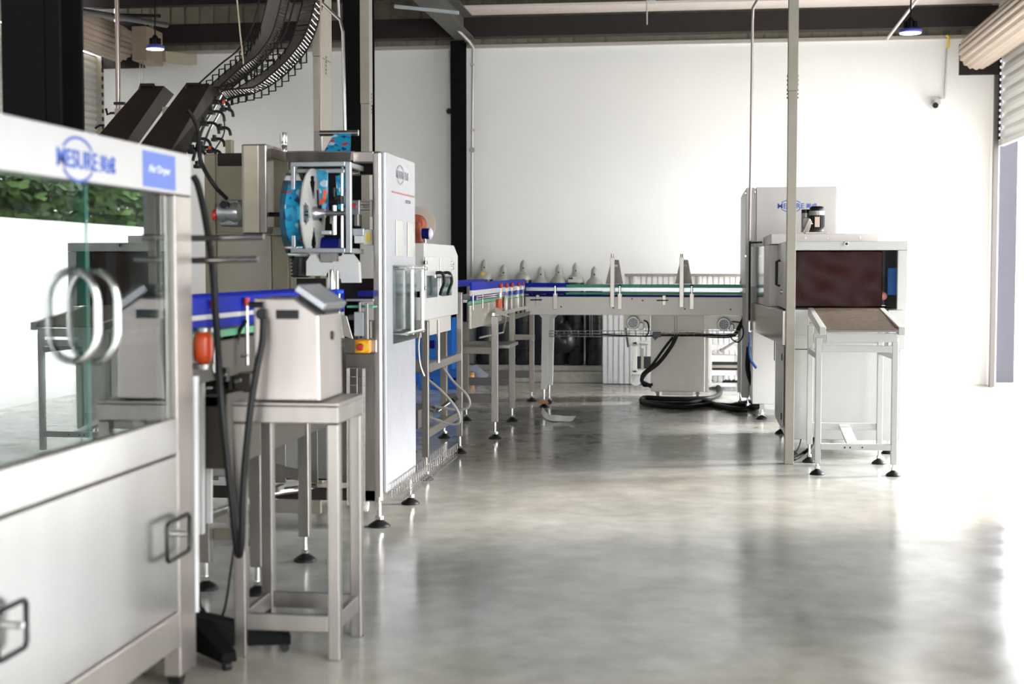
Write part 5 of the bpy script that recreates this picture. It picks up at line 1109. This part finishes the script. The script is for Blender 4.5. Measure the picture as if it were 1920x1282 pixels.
# ================================================================== INFEED CONVEYOR ON ITS STAND
inf = thing('infeed_conveyor', (1.05,10.0,0), 'white stand with brown rod belt sloping up to the shrink tunnel mouth', 'conveyor')
YN0, YN1 = 9.69, 10.58
def V8(pts): return [PY(px,py,Y) for px,py,Y in pts]
def railhex(l0,l1,r0,r1,nm):
    n0,n1 = PY(l0,613,YN0),PY(l1,613,YN0); f0,f1 = PY(r0,577,YN1),PY(r1,577,YN1); d = Vector((0,0,.055))
    MB().hexa([n0-d,n1-d,f1-d,f0-d,n0,n1,f1,f0]).build(nm, TWH, inf, .004)
railhex(1537,1549,1515,1525,'side_rail'); railhex(1685,1698,1648,1658,'side_rail')
n0,n1,f0,f1 = PY(1550,619,YN0),PY(1684,619,YN0),PY(1526,580,YN1),PY(1647,580,YN1); m_ = MB(); NR = 21
for k in range(NR):
    t = k/(NR-1); a = n0.lerp(f0,t); b = n1.lerp(f1,t); m_.cyl(a,b,.0105,8)
m_.build('rod_belt', SLAT, inf)
MB().bar(n0-Vector((0,.012,.006)),n1-Vector((0,.012,.006)),.012,.012).build('front_edge', mat('edge_dark',(.12,.10,.11),.3,.5), inf)
MB().bar(n0-Vector((0,-.02,.05)),n1-Vector((0,-.02,.05)),.02,.06).build('front_plate', TWH, inf, .003)
lw = .04; LG = [(PY(1533,870,9.71).x,9.71,.075,n0.z-.05),(PY(1676,870,9.71).x,9.71,.075,n0.z-.05),(PY(1518,830,10.32).x,10.32,.13,.98),(PY(1649,830,10.30).x,10.30,.13,.98)]
for x,y,z0_,z1_ in LG: MB().box(x-lw/2,x+lw/2,y-lw/2+.02,y+lw/2+.02,z0_,z1_).build('leg', TWH, inf, .004); foot(x,y+.02,z0_,inf,.05,.009)
def cross(i,j,z,h,nm='crossbar'):
    a,b = LG[i],LG[j]; return MB().box(a[0]+lw/2,b[0]-lw/2,a[1],a[1]+.035,z-h/2,z+h/2).build(nm, TWH, inf, .003)
zf = lambda py,Y: PY(1600,py,Y).z
cross(0,1,zf(654,9.71),.045); cross(0,1,zf(838,9.71),.042); cross(2,3,zf(800,10.32),.05); cross(2,3,zf(634,10.32),.07)
for i,j in ((0,2),(1,3)):
    for z in (.80,): MB().bar((LG[i][0],9.76,z),(LG[j][0],10.32,z),.03,.04).build('side_bar', TWH, inf, .003)
a_,b_ = PY(1582,797,10.33),PY(1599,834,9.735); MB().bar(a_-Vector((0,.02,.0)),b_+Vector((0,.03,0)),.075,.02).build('tie_plate', TWH, inf, .003)
for px in (1584,1594,1617): MB().lathe(PY(px,839,9.705),[(.006,0),(.006,.005)],'y',8).build('bolt', BLACKP, inf)
FH([PY(1527,822,10.62),PY(1518,840,10.5),fl(1505,858,.03),fl(1488,866,.02),fl(1484,862,.02)],.013,'black hose curling to the floor under the shrink tunnel')
pipe('thin_cable',[PY(1502,822,10.7),PY(1497,840,10.65),PY(1487,852,10.6),fl(1485,858,.01)],.004,BLACK,'hair thin black cable under the shrink tunnel','cable',5)
#PART7
for o in list(bpy.data.objects):
    if '_w' in o: del o['_w']
